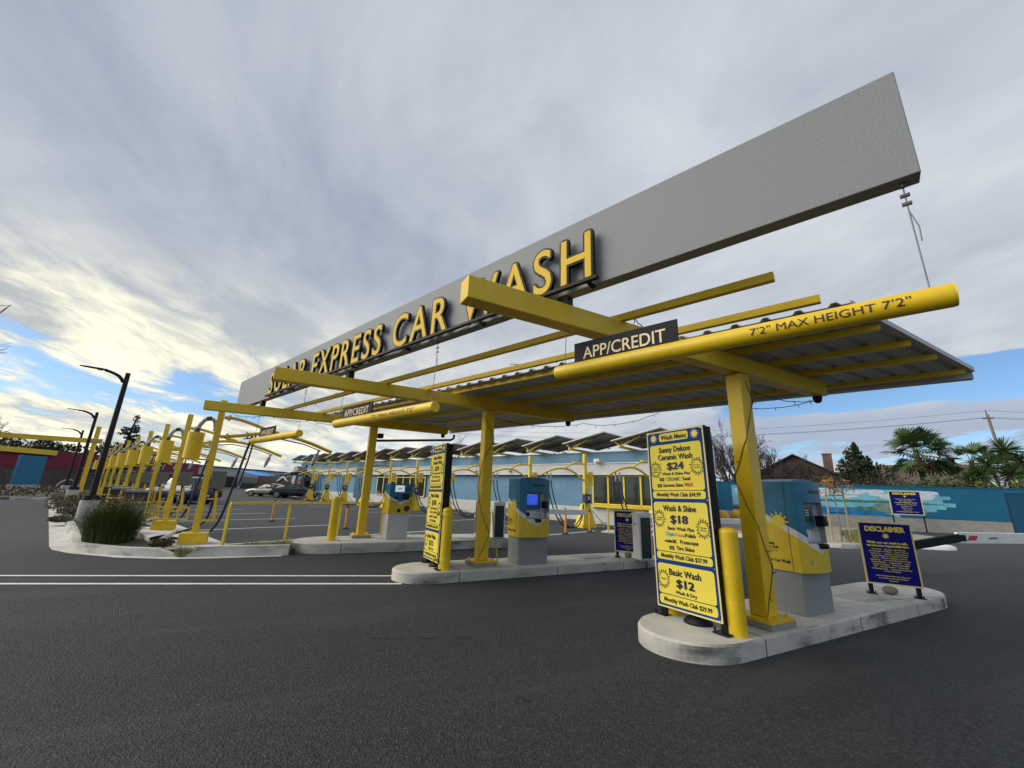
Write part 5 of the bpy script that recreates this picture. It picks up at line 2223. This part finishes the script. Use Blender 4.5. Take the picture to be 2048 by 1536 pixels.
small_grass(V((-6.52, 8.80, .02)), .24, 260, 61, "pale yellow grass clump in the kerb gap below the first vacuum base")
small_grass(V((-5.05, 9.75, .09)), .22, 300, 62, "pale grass clump in the triangular bed left of the far island", .3)
small_grass(V((-5.55, 9.55, .09)), .20, 260, 63, "thin pale grass behind the straight kerb below the handrail", .25)
small_grass(V((13.4, 16.2, .09)), .5, 260, 64, "yellow green grass clump in the bed below the tall disclaimer board", .35)
small_grass(V((20.6, 22.8, .09)), .55, 260, 65, "grass clump by the posts of the tall disclaimer board", .5)
shrub(V((14.2, 17.3, .09)), .45, .4, 500, 66, "small green shrub at the foot of the staked young tree", leaf_mat("shrub_green", (.05, .09, .03), (.11, .14, .05)), .04, "small shrubs of the right bed")

# --- staked young tree
yt = thing("young_tree", "young tree with orange leaves tied between two stakes", "tree", (13.05, 16.5, .09))
rg = random.Random(71)
mb = MB()
mb.tube([(0, 0, 0), (.02, 0, .9), (-.01, 0, 1.7), (.03, .02, 2.35)], .028, 7, r1=.012)
part("trunk", mb, BARKL, yt)
mb = MB()
for k in range(14):
    a = rg.uniform(0, 6.28)
    z = rg.uniform(1.35, 2.2)
    branches(mb, V((0, 0, z)), V((cos(a) * .8, sin(a) * .8, .6)).normalized(), .42, .009, 2, rg, .5, .1, 2, 2, None, .003)
part("branches", mb, TWIG, yt)
mb = MB()
for k in range(9):
    leaves(mb, (rg.uniform(-.45, .45), rg.uniform(-.3, .3), rg.uniform(1.75, 2.4)), (.22, .22, .16), 46, .035, rg, .2)
part("crown", mb, leaf_mat("orange_leaf", (.30, .13, .02), (.52, .27, .05)), yt)
mb = MB()
for x in (-.36, .36):
    mb.cyl((x, 0, -.05), (x * .95, 0, 1.95), .032, n=8)
part("stake", mb, mat("stake_wood", (.36, .28, .17), .8, var=.25), yt)
mb = MB()
for z in (1.05, 1.72):
    mb.tube([(-.38, 0, z), (0, .03, z + .01), (.38, 0, z)], .016, 6)
part("tie", mb, BLACKP, yt)

# round planters by the boom
for loc, lab, r in ((V((13.2, 25.8, .39)), "smooth orange yellow ball planter, left of the pair near the wall", .44), (V((14.9, 27.0, .42)), "yellow ball planter with white flowers, right of the pair near the wall", .47)):
    t = thing("ball_planter", lab, "planter", loc - V((0, 0, .39)))
    mb = MB()
    n = 24
    prof = [(.18, .0)] + [(r * sin(pi * q / 14), r - r * cos(pi * q / 14)) for q in range(2, 13)] + [(r * .30, 2 * r * .97)]
    mb.lathe(prof, (0, 0, 0), n)
    part("pot", mb, mat("ball_yellow", (.62, .34, .02), .45), t)
    if "flowers" in lab:
        mb = MB()
        rg = random.Random(9)
        leaves(mb, (0, 0, 2 * r + .10), (.34, .34, .16), 260, .045, rg)
        part("foliage", mb, MATS["shrub_green"], t)
        mb = MB()
        leaves(mb, (0, 0, 2 * r + .17), (.34, .34, .14), 40, .04, rg)
        part("flowers", mb, STICK, t)

# ------------------------------------------------------------------ trees beyond the walls
OLIVEL = leaf_mat("olive_foliage", (.020, .030, .012), (.060, .075, .030), (.035, .045, .016))
DKG = leaf_mat("dark_conifer", (.010, .020, .010), (.030, .046, .018), (.045, .055, .020))
PALMG = leaf_mat("palm_green", (.028, .065, .018), (.080, .130, .036))
PALMD = leaf_mat("palm_dry", (.11, .095, .035), (.20, .16, .06))

# left: trees over the red building, conifer, edge tree
for i, (x, y, h, w, lab) in enumerate(((-84, 66, 8.3, 5.5, "rounded dark tree at the left edge above the red building"), (-74, 66, 8.0, 4.6, "rounded dark tree above the yellow trim of the red building"),
                                       (-67, 70, 7.3, 4.4, "low rounded dark tree above the red building, nearest to the lamp posts"))):
    leafy_tree("broad_tree", V((x, y, 0)), h, w, 80 + i, lab, OLIVEL, "trees behind the red building", 2600, .26)
bare_tree("bare_tree", V((-66, 50, 0)), 9.6, 91, "bare tree rising over the yellow height frame at far left", depth=5, r=.2, minr=.02)
bare_tree("bare_tree", V((-32.6, 18.5, 0)), 13.5, 92, "bare tree whose twigs poke in at the left edge", depth=5, r=.22, spread=.55, minr=.012)

cf = thing("conifer", "thin ragged conifer behind the left vacuum row", "tree", (-47.5, 50, 0))
rg = random.Random(95)
mb = MB()
mb.tube([(0, 0, 0), (.1, 0, 4), (.5, 0, 7.4), (.75, .1, 9.0)], .26, 8, r1=.05)
part("trunk", mb, TWIG, cf)
mb = MB()
lf = MB()
for k in range(60):
    z = 1.2 + 6.3 * (k / 60)
    a = rg.uniform(0, 6.28)
    L = 2.9 * (1 - k / 85) * rg.uniform(.55, 1.1)
    p0 = V((.06 * z, 0, z))
    p1 = p0 + V((cos(a) * L, sin(a) * L, L * .18))
    mb.tube([p0, p0.lerp(p1, .5) + ZU * .08, p1], .03, 4, False, r1=.008)
    for q in range(5):
        c = p0.lerp(p1, .25 + .75 * q / 5)
        leaves(lf, c, (.30, .30, .12), 12, .12, rg)
part("branches", mb, TWIG, cf)
leaves(lf, (.75, .1, 8.6), (.42, .42, .55), 60, .14, rg)
leaves(lf, (.9, .1, 7.6), (.4, .4, .3), 40, .12, rg)
part("crown", lf, DKG, cf)

# behind the wash building
bare_tree("bare_tree", V((-6.2, 52, 0)), 9.6, 101, "bare upright tree behind the building roof, left of the middle column", depth=5, spread=.28, r=.12, minr=.012, n=3)
leafy_tree("broad_tree", V((6.0, 50, 0)), 8.6, 1.8, 102, "small dark tree top peeping over the solar panels", OLIVEL, None, 700, .2)

# right: bare trees, house, conifer, palms
for i, (x, y, h, lab) in enumerate(((21.5, 39.5, 9.2, "large bare tree behind the menu board, beyond the blue wall"), (26.5, 41.5, 7.6, "bare tree beyond the wall, right of the nearest column"),
                                    (24.0, 43.0, 8.2, "bare tree behind the nearest canopy column"), (31.0, 43.5, 6.2, "bare tree in front of the brown house gable"))):
    bare_tree("bare_tree", V((x, y, 0)), h, 110 + i, lab, depth=6, spread=.55, r=.17, group="bare trees beyond the wall", minr=.014)
bare_tree("bare_tree", V((37.0, 40.0, 0)), 5.6, 118, "small bare tree between the conifer and the fan palm", depth=5, spread=.6, r=.08, minr=.010)
hedge = thing("hedge", "dark brown green hedge along the back of the blue wall", "hedge", (24, 36, 0))
mb = MB()
rg = random.Random(120)
for k in range(70):
    x = 15.5 + 26 * (k / 70)
    y = 35.8 - .20 * (x - 15.5)
    leaves(mb, (x, y, 2.3 + rg.uniform(-.2, .75)), (.9, .7, .75), 90, .10, rg, .4)
mb.xf(BASE[hedge].inverted())
part("foliage", mb, leaf_mat("hedge_brown", (.028, .026, .012), (.075, .060, .030), (.040, .048, .018)), hedge)

hs = thing("brown_house", "dark brown house with a steep gable and brick chimney beyond the wall", "house", (35.3, 50.5, 0), radians(-30))
mb = MB()
mb.box((0, 4, 2.2), (9.0, 10, 4.4))
part("wall", mb, mat("house_brown", (.075, .048, .032), .8, var=.25), hs)
mb = MB()
mb.plate([(-4.9, 4.2), (4.9, 4.2), (0, 6.95)], -1.1, -.95)
part("gable", mb, mat("gable_brown", (.060, .038, .026), .8, var=.25), hs)
mb = MB()
for q in (-1, 1):
    A = [V((0, -1.5, 7.05)), V((q * 5.3, -1.5, 4.05)), V((q * 5.3, 9.4, 4.05)), V((0, 9.4, 7.05))]
    B = [p + ZU * .14 for p in A]
    mb.add(A + B, [(3, 2, 1, 0) if q > 0 else (0, 1, 2, 3), (4, 5, 6, 7) if q > 0 else (7, 6, 5, 4), (0, 1, 5, 4), (1, 2, 6, 5), (2, 3, 7, 6)])
rf2 = part("roof", mb, mat("roof_shingle", (.070, .050, .038), .85, var=.3, vscale=4), hs)
mb = MB()
mb.box((3.7, 1.0, 6.0), (.85, .75, 2.6))
mb.box((3.7, 1.0, 7.33), (.95, .85, .1))
part("chimney", mb, stone_mat("chimney_brick", (.14, .055, .035), (.17, .07, .045), (.2, .18, .16), .24, .08), rf2)
h2 = thing("tan_house", "low tan roofed house behind the fan palm", "house", (46.5, 46.5, 0), radians(-38))
mb = MB()
mb.box((0, 3, 1.9), (10, 7, 3.8))
part("wall", mb, mat("house_tan", (.20, .155, .105), .8), h2)
mb = MB()
for q in (-1, 1):
    A = [V((-5.4, 3, 6.2)), V((5.4, 3, 6.2)), V((5.6, 3 + q * 4.2, 3.7)), V((-5.6, 3 + q * 4.2, 3.7))]
    mb.add(A + [p + ZU * .12 for p in A], [(0, 1, 2, 3), (7, 6, 5, 4), (2, 3, 7, 6), (0, 3, 7, 4), (1, 2, 6, 5)])
mb.add([(-5.4, 3, 6.2), (-5.5, -1.1, 3.72), (-5.5, 7.1, 3.72)], [(0, 1, 2)])
mb.add([(5.4, 3, 6.2), (5.5, -1.1, 3.72), (5.5, 7.1, 3.72)], [(0, 1, 2)])
part("roof", mb, mat("tan_shingle", (.115, .090, .065), .85, var=.25, vscale=3), h2)

ev = thing("dense_conifer", "dense dark green conifer beyond the wall, right of the chimney", "tree", (38.6, 45.2, 0))
rg = random.Random(130)
mb = MB()
mb.tube([(0, 0, 0), (0, 0, 7.4)], .25, 8, r1=.05)
part("trunk", mb, BARK, ev)
mb = MB()
for k in range(34):
    q = k / 34
    z = 2.2 + 5.6 * q
    R = 2.5 * (1 - q ** 1.7) + .25
    for _ in range(4 if q < .7 else 2):
        a = rg.uniform(0, 6.28)
        leaves(mb, (cos(a) * R * .62, sin(a) * R * .62, z + rg.uniform(-.3, .3)), (R * .42, R * .42, .5), 48, .15, rg, .5)
leaves(mb, (2.3, -.4, 4.4), (1.2, 1.2, 1.6), 500, .15, rg, .5)
part("crown", mb, DKG, ev)


def fan(mb, c, d, L, R, rg, n=15, droop=.25):
    """a fan leaf: stalk along d then a spread of narrow blades"""
    d = d.normalized()
    e = c + d * L - ZU * L * L * .05
    mb.tube([c, c.lerp(e, .5) + ZU * .05, e], .022, 4, False, r1=.012)
    side = d.cross(ZU)
    if side.length < .1:
        side = V((1, 0, 0))
    side.normalize()
    nrm = side.cross(d).normalized()
    side = (side * cos(rg.uniform(-.5, .5)) + nrm * sin(rg.uniform(-.5, .5))).normalized()
    for i in range(n):
        a = radians(-105 + 210 * i / (n - 1))
        q = (d * cos(a) + side * sin(a)).normalized()
        r = R * (.75 + .25 * cos(a * .8)) * rg.uniform(.9, 1.1)
        w = side * cos(a) - d * sin(a)
        m_ = e + q * r * .62 - ZU * droop * r * .12
        tp = e + q * r - ZU * droop * r * rg.uniform(.3, .75)
        mb.add([e, m_ - w * .055 * R, tp, m_ + w * .055 * R], [(0, 1, 2, 3)])


def fan_palm(loc, h, R, seed, label, lean=(0, 0), nf=34, group="palms beyond the wall"):
    t = thing("fan_palm", label, "palm tree", loc, 0, group)
    rg = random.Random(seed)
    mb = MB()
    tp = V((lean[0], lean[1], h))
    mb.tube([(0, 0, -.2), (lean[0] * .4, lean[1] * .4, h * .5), tp], .34, 10, r1=.20)
    part("trunk", mb, mat("palm_trunk", (.085, .055, .032), .9, var=.4, vscale=9, bump=.6, bscale=20), t)
    mb, dy = MB(), MB()
    for k in range(nf):
        a = rg.uniform(0, 6.28)
        el = rg.uniform(-.75, 1.35)
        d = V((cos(a) * cos(el), sin(a) * cos(el), sin(el)))
        fan(mb, tp, d, R * .55, R * .54, rg, 17, .45)
    for k in range(9):
        a = rg.uniform(0, 6.28)
        el = rg.uniform(-1.25, -.6)
        fan(dy, tp - ZU * .2, V((cos(a) * cos(el), sin(a) * cos(el), sin(el))), R * .45, R * .40, rg, 11)
    part("crown", mb, PALMG, t)
    part("dry_fronds", dy, PALMD, t)


fan_palm(V((38.9, 38, 0)), 6.5, 2.75, 141, "tall fan palm with a full round crown beyond the mural", (-.4, 0), 40)
fan_palm(V((45.2, 39.5, 0)), 6.0, 2.2, 142, "shorter fan palm right behind the tall one", (.1, 0), 26)


def yucca(loc, heads, label, seed):
    t = thing("yucca_tree", label, "yucca tree", loc, 0, "spiky yuccas beyond the wall")
    rg = random.Random(seed)
    tr, cr, dr_ = MB(), MB(), MB()
    for (x, y, z, L) in heads:
        hp = V((x, y, z))
        tr.tube([(rg.uniform(-.2, .2), rg.uniform(-.2, .2), -.1), hp * .55 + V((rg.uniform(-.2, .2), 0, 0)), hp], .15, 7, r1=.09)
        for _ in range(150):
            a = rg.uniform(0, 6.28)
            el = rg.uniform(-1.0, 1.45)
            d = V((cos(a) * cos(el), sin(a) * cos(el), sin(el)))
            sd = d.cross(ZU)
            sd = (sd.normalized() if sd.length > .05 else V((1, 0, 0))) * .035
            l2 = L * rg.uniform(.8, 1.1)
            m_ = hp + d * l2 * .5
            e = hp + d * l2 - ZU * .10 * l2
            tgt = dr_ if el < -.75 else cr
            tgt.add([hp - sd * .6, hp + sd * .6, m_ + sd, e, m_ - sd], [(0, 1, 2, 3, 4)])
    part("trunk", tr, BARKL, t)
    part("crown", cr, PALMG, t)
    part("dry_leaves", dr_, PALMD, t)


yucca(V((42.6, 34.5, 0)), ((0, 0, 6.4, 1.6), (-1.2, .3, 5.2, 1.5), (.9, -.2, 5.4, 1.4), (-2.2, .2, 4.3, 1.4), (-.3, -.4, 4.4, 1.4), (-3.2, .4, 3.8, 1.2)), "spiky yucca clump below the utility pole", 151)
yucca(V((46.2, 35.2, 0)), ((0, 0, 5.8, 1.4), (.8, .2, 4.8, 1.3), (-.8, .1, 4.7, 1.3), (.1, -.4, 3.9, 1.3)), "spiky yucca clump at the right edge beyond the wall", 152)
hv = thing("hedge", "olive green hedge under the palms behind the mural wall", "hedge", (40, 31, 0))
mb = MB()
rg = random.Random(160)
for k in range(60):
    x = 30 + 19 * (k / 60)
    y = 31.0 - .27 * (x - 30) + rg.uniform(-.5, .5)
    leaves(mb, (x, y, 2.2 + rg.uniform(0, .9)), (1.0, .8, .85), 110, .13, rg, .4)
mb.xf(BASE[hv].inverted())
part("foliage", mb, leaf_mat("hedge_olive", (.040, .062, .016), (.11, .135, .038), (.08, .085, .030)), hv)

# utility pole and wires
up_ = thing("utility_pole", "leaning grey wooden utility pole above the yuccas", "utility pole", (61.5, 50, 0))
mb = MB()
mb.tube([(0, 0, 0), (-.15, 0, 6), (-.55, 0, 13.2)], .19, 10, r1=.14)
part("pole", mb, mat("weathered_wood", (.22, .17, .14), .9, var=.2), up_)
mb = MB()
mb.bar((-1.0, .25, 12.7), (-.1, -.25, 12.7), .1, .12)
mb.cyl((-.62, 0, 13.2), (-.62, 0, 13.75), .05)
part("crossarm", mb, TWIG, up_)
mb = MB()
for y0, z0 in ((.25, 12.8), (-.25, 12.8), (0, 13.7)):
    for far in (V((-75, 28, 12.2)), V((60, -22, 13.6))):
        a, b = V((-.55, y0, z0)), V((far.x, far.y + y0 * 3, far.z + z0 - 12.8))
        pts = [a.lerp(b, q / 14) - ZU * (1.9 * 4 * (q / 14) * (1 - q / 14)) for q in range(15)]
        mb.tube(pts, .018, 4, False)
part("wires", mb, BLACKP, up_)

# ------------------------------------------------------------------ far buildings on the left
rbA, rbB = V((-49.6, 22.0, 0)), V((-52.6, 70.0, 0))
ra = atan2(rbB.y - rbA.y, rbB.x - rbA.x)
RL = (rbB - rbA).length
rbd = thing("red_building", "low dark red building with yellow roof trim and a brown lower wall", "building", rbA, ra)
mb = MB()
mb.box((RL / 2, 6, 3.15), (RL, 12, 1.9))
part("upper_wall", mb, mat("dark_red_wall", (.20, .020, .045), .8, var=.15, vscale=.8), rbd)
mb = MB()
mb.box((RL / 2, 6.05, 1.1), (RL + .1, 12, 2.2))
part("lower_wall", mb, stone_mat("brown_stone", (.095, .072, .058), (.13, .10, .082), (.05, .042, .036), .8, .2), rbd)
mb = MB()
mb.box((12, -.1, 3.85), (24, .5, .52))
part("roof_trim", mb, YELB, rbd)
mb = MB()
mb.box((29.0, -.25, 2.75), (1.4, .5, .75))
part("air_unit", mb, mat("air_unit_grey", (.25, .25, .24), .6), rbd)
mb = MB()
mb.bar((27.5, -.1, 2.35), (46, -.1, 2.35), .08, .1)
part("conduit", mb, GREYP, rbd)
mb = MB()
mb.plate([(11.0, 3.40), (11.9, 3.42), (11.45, 3.15)], -.06, -.02)
part("pale_sign", mb, STICK, rbd)
bp = thing("blue_panel", "tall plain blue panel on a pale plinth before the brown wall", "panel", (-42.5, 36.7, .1), ra)
mb = MB()
mb.box((0, 0, 1.72), (2.15, .25, 2.5))
part("panel", mb, mat("panel_blue", (.012, .150, .275), .6), bp)
mb = MB()
mb.box((0, 0, .22), (2.3, .5, .44))
part("plinth", mb, CONCP, bp)
hp_ = MB()
hp_.tube([(1.1 * cos(pi * i / 14), 0, 1.0 * sin(pi * i / 14)) for i in range(15)], .05, 8)
single("hoop_rack", hp_, mat("pale_tube", (.42, .40, .35), .5), "pale tube hoop right of the blue panel", "hoop", (-40.3, 38.2, .1), ra)

wbA, wbB = V((-61.5, 74.0, 0)), V((-59.0, 126.0, 0))
wa = atan2(wbB.y - wbA.y, wbB.x - wbA.x)
wl = thing("white_building", "long low white building far behind the parked cars, dark windows", "building", wbA, wa)
LWB = (wbB - wbA).length
mb = MB()
mb.box((LWB / 2, 7, 2.15), (LWB, 14, 4.3))
part("wall", mb, mat("far_white_wall", (.40, .41, .41), .8, var=.1, vscale=.4), wl)
mb = MB()
mb.box((LWB / 2, -.1, 4.34), (LWB + .2, .5, .14))
part("roof_edge", mb, BLACK, wl)
for x in (6, 15, 24, 33):
    mb = MB()
    mb.box((x, -.03, 1.35), (7.8, .1, 2.5 - .2 * (x % 2)))
    part("window", mb, GLASS, wl)
bs = thing("brown_shop", "small brown far building left of the wash building end", "building", (-50.0, 92.0, 0), radians(-10))
mb = MB()
mb.box((0, 3, 1.45), (13.0, 6, 2.9))
part("wall", mb, mat("shop_brown", (.10, .065, .05), .8), bs)
mb = MB()
mb.plate([(-1.6, 1.9), (-.2, 3.0), (.1, 3.0), (1.5, 1.9), (1.0, 1.9), (0, 2.7), (-1.1, 1.9)], -.25, -.05)
part("white_gable", mb, WHITE, bs)

ss = thing("shade_sail", "bright blue shade sail sagging left of the wash building", "shade sail", (-25, 49, 2.6))
mb = MB()
P0, P1, P2 = V((-35.6, 54.5, 3.0)), V((-24.4, 49.5, 3.55)), V((-27.5, 56.5, 2.75))
n = 14
vs, fs = [], []
for i in range(n + 1):
    q = i / n
    a = P0.lerp(P1, q) - ZU * (1.15 * 4 * q * (1 - q) * .8)
    b = a.lerp(P2, .35 + .3 * q) - ZU * .1
    vs += [a, b]
for i in range(n):
    fs.append((2 * i, 2 * i + 2, 2 * i + 3, 2 * i + 1))
mb.add(vs, fs, True)
cl2 = part("sail", mb, mat("sail_blue", (.02, .22, .62), .7), ss, True)
cl2.modifiers.new('thick', 'SOLIDIFY').thickness = .02
mb = MB()
mb.cyl((-24.4, 49.5, 0), (-24.4, 49.5, 3.7), .12)
part("mast", mb, mat("sail_mast", (.03, .045, .05), .5), ss, True)


# ------------------------------------------------------------------ parked cars
def car(name, label, loc, rot, L, Wd, Hh, paint, suv=False, lights=True):
    t = thing(name, label, "car", loc, rot, "cars parked at the far side of the lot")
    hw = Wd / 2
    zb = .20 if not suv else .26
    # stations: x fraction from the rear (-.5) to the front (.5), upper body height, width factor
    if suv:
        st = [(-.50, .62, .86), (-.485, .95, .95), (-.44, 1.02, .99), (-.2, 1.02, 1.0), (.1, 1.02, 1.0), (.26, .99, 1.0), (.40, .93, .97), (.475, .80, .90), (.50, .60, .82)]
        gh = [(-.47, 1.0), (-.40, Hh - .06), (-.25, Hh), (.02, Hh - .01), (.13, Hh - .10), (.28, 1.0)]
    else:
        st = [(-.50, .58, .86), (-.485, .86, .93), (-.44, .93, .97), (-.30, .95, 1.0), (.05, .92, 1.0), (.22, .88, 1.0), (.38, .80, .97), (.465, .68, .90), (.50, .50, .80)]
        gh = [(-.46, .94), (-.34, 1.16), (-.22, Hh - .09), (-.08, Hh), (.03, Hh - .03), (.11, Hh - .14), (.27, .88)]
    mb = MB()
    rings = []
    for fx, zt, wf in st:
        x, w = fx * L, hw * wf
        rings.append([(x, -w * .86, zb), (x, -w, zb + .16), (x, -w, zt * .72), (x, -w * .93, zt), (x, -w * .5, zt + .025), (x, w * .5, zt + .025), (x, w * .93, zt), (x, w, zt * .72), (x, w, zb + .16), (x, w * .86, zb)])
    m = 10
    vs = [p for r in rings for p in r]
    fs = []
    for i in range(len(rings) - 1):
        for k in range(m):
            fs.append((i * m + k, (i + 1) * m + k, (i + 1) * m + (k + 1) % m, i * m + (k + 1) % m))
    fs += [tuple(range(m)), tuple(reversed([(len(rings) - 1) * m + k for k in range(m)]))]
    mb.add(vs, fs, True)
    bd = part("body", mb, paint, t)
    sub = bd.modifiers.new('sub', 'SUBSURF')
    sub.levels = sub.render_levels = 1
    mb = MB()
    rr = []
    zl = gh[0][1]
    for i, (fx, z) in enumerate(gh):
        x = fx * L
        f = max(0.0, (z - .9) / (Hh - .9))
        wb_, wt = hw * .92, hw * (.90 - .20 * f)
        rr.append([(x, -wb_ if f < .1 else -hw * .91, .90), (x, -wt, z), (x, 0, z + .03 * f), (x, wt, z), (x, wb_ if f < .1 else hw * .91, .90)])
    vs = [p for r in rr for p in r]
    fs = []
    for i in range(len(rr) - 1):
        for k in range(4):
            fs.append((i * 5 + k, (i + 1) * 5 + k, (i + 1) * 5 + k + 1, i * 5 + k + 1))
    mb.add(vs, fs, True)
    part("windows", mb, GLASS, t)
    mb = MB()
    for i in range(1, len(rr) - 2):
        A = [V(p) + ZU * .012 for p in rr[i][1:4]] + [V(p) + ZU * .012 for p in rr[i + 1][1:4]]
        mb.add(A, [(0, 3, 4, 1), (1, 4, 5, 2)], True)
    for k, sgn in ((1, -1), (3, 1)):
        for i in (0, len(rr) - 2):
            a, b = V(rr[i][k]), V(rr[i + 1][k])
            mb.bar(a + V((0, sgn * .004, .004)), b + V((0, sgn * .004, .004)), .06, .05)
        for fx in ((-.16, .02) if not suv else (-.27, -.08, .08)):
            mb.bar((fx * L, sgn * hw * .915, .9), (fx * L, sgn * hw * .715, Hh - .04), .07, .03, V((0, 1, 0)))
    part("roof", mb, paint, t)
    R = .33 if not suv else .37
    for fx in (-.31, .31):
        for sgn in (-1, 1):
            mb = MB()
            x = fx * L
            y0, y1 = sgn * (hw - .22), sgn * (hw + .012)
            mb.cyl((x, y0, R), (x, y1, R), R, n=22)
            wh = part("wheel", mb, RUB, t)
            mb = MB()
            mb.cyl((x, y1, R), (x, y1 + sgn * .012, R), R * .66, n=18)
            rm = part("rim", mb, RIM, wh)
            mb = MB()
            for q in range(5):
                a = 2 * pi * q / 5
                mb.bar((x + cos(a) * R * .16, y1 + sgn * .0135, R + sin(a) * R * .16), (x + cos(a + .63) * R * .55, y1 + sgn * .0135, R + sin(a + .63) * R * .55), .05, .012, V((0, 1, 0)))
            part("spoke_gap", mb, BLACK, wh)
    for sgn in (-1, 1):
        mb = MB()
        mb.ell((-.478 * L, sgn * hw * .70, .78 if not suv else .92), (.07, hw * .22, .07 if not suv else .13), 10, 6)
        part("tail_light", mb, mat("tail_red", (.30, .012, .012), .25), t)
        mb = MB()
        mb.ell((.462 * L, sgn * hw * .66, .64 if not suv else .74), (.08, hw * .20, .06), 10, 6)
        part("headlight", mb, mat("headlight_lens", (.6, .6, .58), .15), t)
        mb = MB()
        mb.ell((.14 * L, sgn * (hw + .06), .97 if not suv else 1.08), (.06, .09, .055), 8, 6)
        part("mirror", mb, paint, t)
    mb = MB()
    for x_, z_ in ((-.498 * L, .52), (.495 * L, .40)):
        mb.box((x_, 0, z_), (.03, .42, .12))
    part("number_plate", mb, STICK, t)
    return t


P_BLACK = mat("car_black", (.010, .010, .016), .25, .2, var=.05, spec=.3, coat=.3)
P_SILV = mat("car_champagne", (.33, .31, .25), .35, .5, var=.05, spec=.3, coat=.3)
P_NAVY = mat("car_navy", (.012, .022, .080), .25, .2, var=.05, spec=.3, coat=.3)
P_DARK = mat("car_dark_grey", (.016, .018, .024), .3, .2, var=.05, spec=.3, coat=.3)
car("parked_car", "black sedan parked with its nose to the building", (-22.5, 44.3, 0), radians(4), 4.9, 1.85, 1.45, P_BLACK)
car("parked_car", "champagne silver sedan parked behind the black sedan, nose to the left", (-26.6, 46.6, 0), radians(176), 4.9, 1.82, 1.40, P_SILV)
car("parked_car", "navy blue sport utility car behind the vacuum posts", (-21.9, 27.9, 0), radians(166), 4.6, 1.86, 1.66, P_NAVY, True)
car("parked_car", "dark grey car mostly hidden behind the third vacuum post", (-24.2, 31.5, 0), radians(172), 4.7, 1.84, 1.5, P_DARK)

# ------------------------------------------------------------------ strings of lights and cords
def wrap_lights(s_, z0, z1, turns, label, seed):
    t = thing("string_lights", label, "string lights", W(s_, 0, z0), A_ID)
    rg = random.Random(seed)
    h = .107
    per = [(-h, -h), (h, -h), (h, h), (-h, h)]
    wire, bulbs = MB(), MB()
    for sgn, ph in ((1, 0.0), (-1, 1.9)):
        pts = []
        n = int(turns * 24)
        for i in range(n + 1):
            q = (ph + sgn * turns * 4 * i / n)
            k = math.floor(q) % 4
            f = q - math.floor(q)
            a, b = per[k], per[(k + 1) % 4]
            z = (z1 - z0) * i / n + rg.uniform(-.012, .012)
            pts.append(V((a[0] + (b[0] - a[0]) * f, a[1] + (b[1] - a[1]) * f, z)))
        wire.tube(pts, .0042, 5, False)
        for i in range(2, n, 3):
            d = V((pts[i].x, pts[i].y, 0)).normalized()
            e = pts[i] + d * .022 + V((rg.uniform(-.025, .025), rg.uniform(-.025, .025), rg.uniform(-.03, .03)))
            bulbs.tube([pts[i], e], .0040, 5)
    wire.add(bulbs.v, bulbs.f, True)
    part("light_string", wire, WIRE, t)


wrap_lights(COLS[0], IH + .12, 2.95, 1.35, "dark red string lights wound around the nearest canopy column", 1)
wrap_lights(COLS[1], IH + .12, 2.95, 1.5, "dark red string lights wound around the middle canopy column", 2)


def droop(pts, label, sag=.1, seed=1, r=.0055, z_=0):
    rg = random.Random(seed)
    P = []
    for a, b in zip(pts[:-1], pts[1:]):
        a, b = V(a), V(b)
        n = 12
        for i in range(n):
            q = i / n
            P.append(a.lerp(b, q) - ZU * (sag * 4 * q * (1 - q)) + V((rg.uniform(-.008, .008), rg.uniform(-.008, .008), rg.uniform(-.01, .01))))
    P.append(V(pts[-1]))
    c = P[0]
    t = thing("string_lights", label, "string lights", c)
    mb, bl = MB(), MB()
    mb.tube(P, r, 5, False)
    for i in range(2, len(P), 3):
        e = P[i] + V((rg.uniform(-.03, .03), rg.uniform(-.03, .03), -rg.uniform(.03, .06)))
        bl.tube([P[i], e], .005, 5)
    mb.add(bl.v, bl.f, True)
    part("light_string", mb, BLACKP, t, True)


droop([W(0, .12, 2.95), W(.05, 2.0, 3.02), W(1.6, 2.72, 3.22)], "dark light wire drooping behind the nearest column to the gutter", .10, 3)
droop([W(COLS[1], .12, 2.95), W(COLS[1] - .4, 2.0, 3.0), W(COLS[1] - 1.6, 2.72, 3.22)], "dark light wire drooping behind the middle column to the gutter", .12, 4)
droop([W(-.12, -2.0, 3.42), W(-.14, -1.65, 3.30), W(.12, -1.35, 3.43), W(.9, -1.33, 3.40), W(2.4, -1.35, 3.42)], "light wire tangled on the nearest cross beam and purlin", .09, 5)
droop([W(4.45, -2.0, 3.42), W(5.4, -2.05, 3.42), W(6.6, -2.05, 3.42), W(8.9, -2.05, 3.42)], "light wire sagging under the outer purlin beyond the middle beam", .10, 6)
droop([W(8.92, -3.3, 3.05), W(8.9, -2.6, 3.10), W(8.9, -1.6, 3.07), W(8.9, -.6, 3.09)], "light wire looped along the far cross beam", .07, 7)
droop([sg.location + V((0, 0, 0)) + XD * 2.7 - ID * .10 + ZU * .15, W(2.6, -2.86, 3.44), W(1.2, -2.86, 3.45), W(.25, -2.86, 3.44)], "light wire sagging below the sign letters", .09, 8)
yc = MB()
c1 = I(-1.63, 4.10, IH)
yc.tube(arc_pts([c1 + ID * .14 - IN * .12 + ZU * .95, c1 + ID * .18 - IN * .13 + ZU * .5, c1 + ID * .24 - IN * .16 + ZU * .25, c1 + ID * .25 - IN * .18 + ZU * .02], 6), .014, 7)
single("extension_cord", yc, CORD, "yellow cord hanging beside the middle canopy column", "cord")

bpy.data.objects.remove(_to)
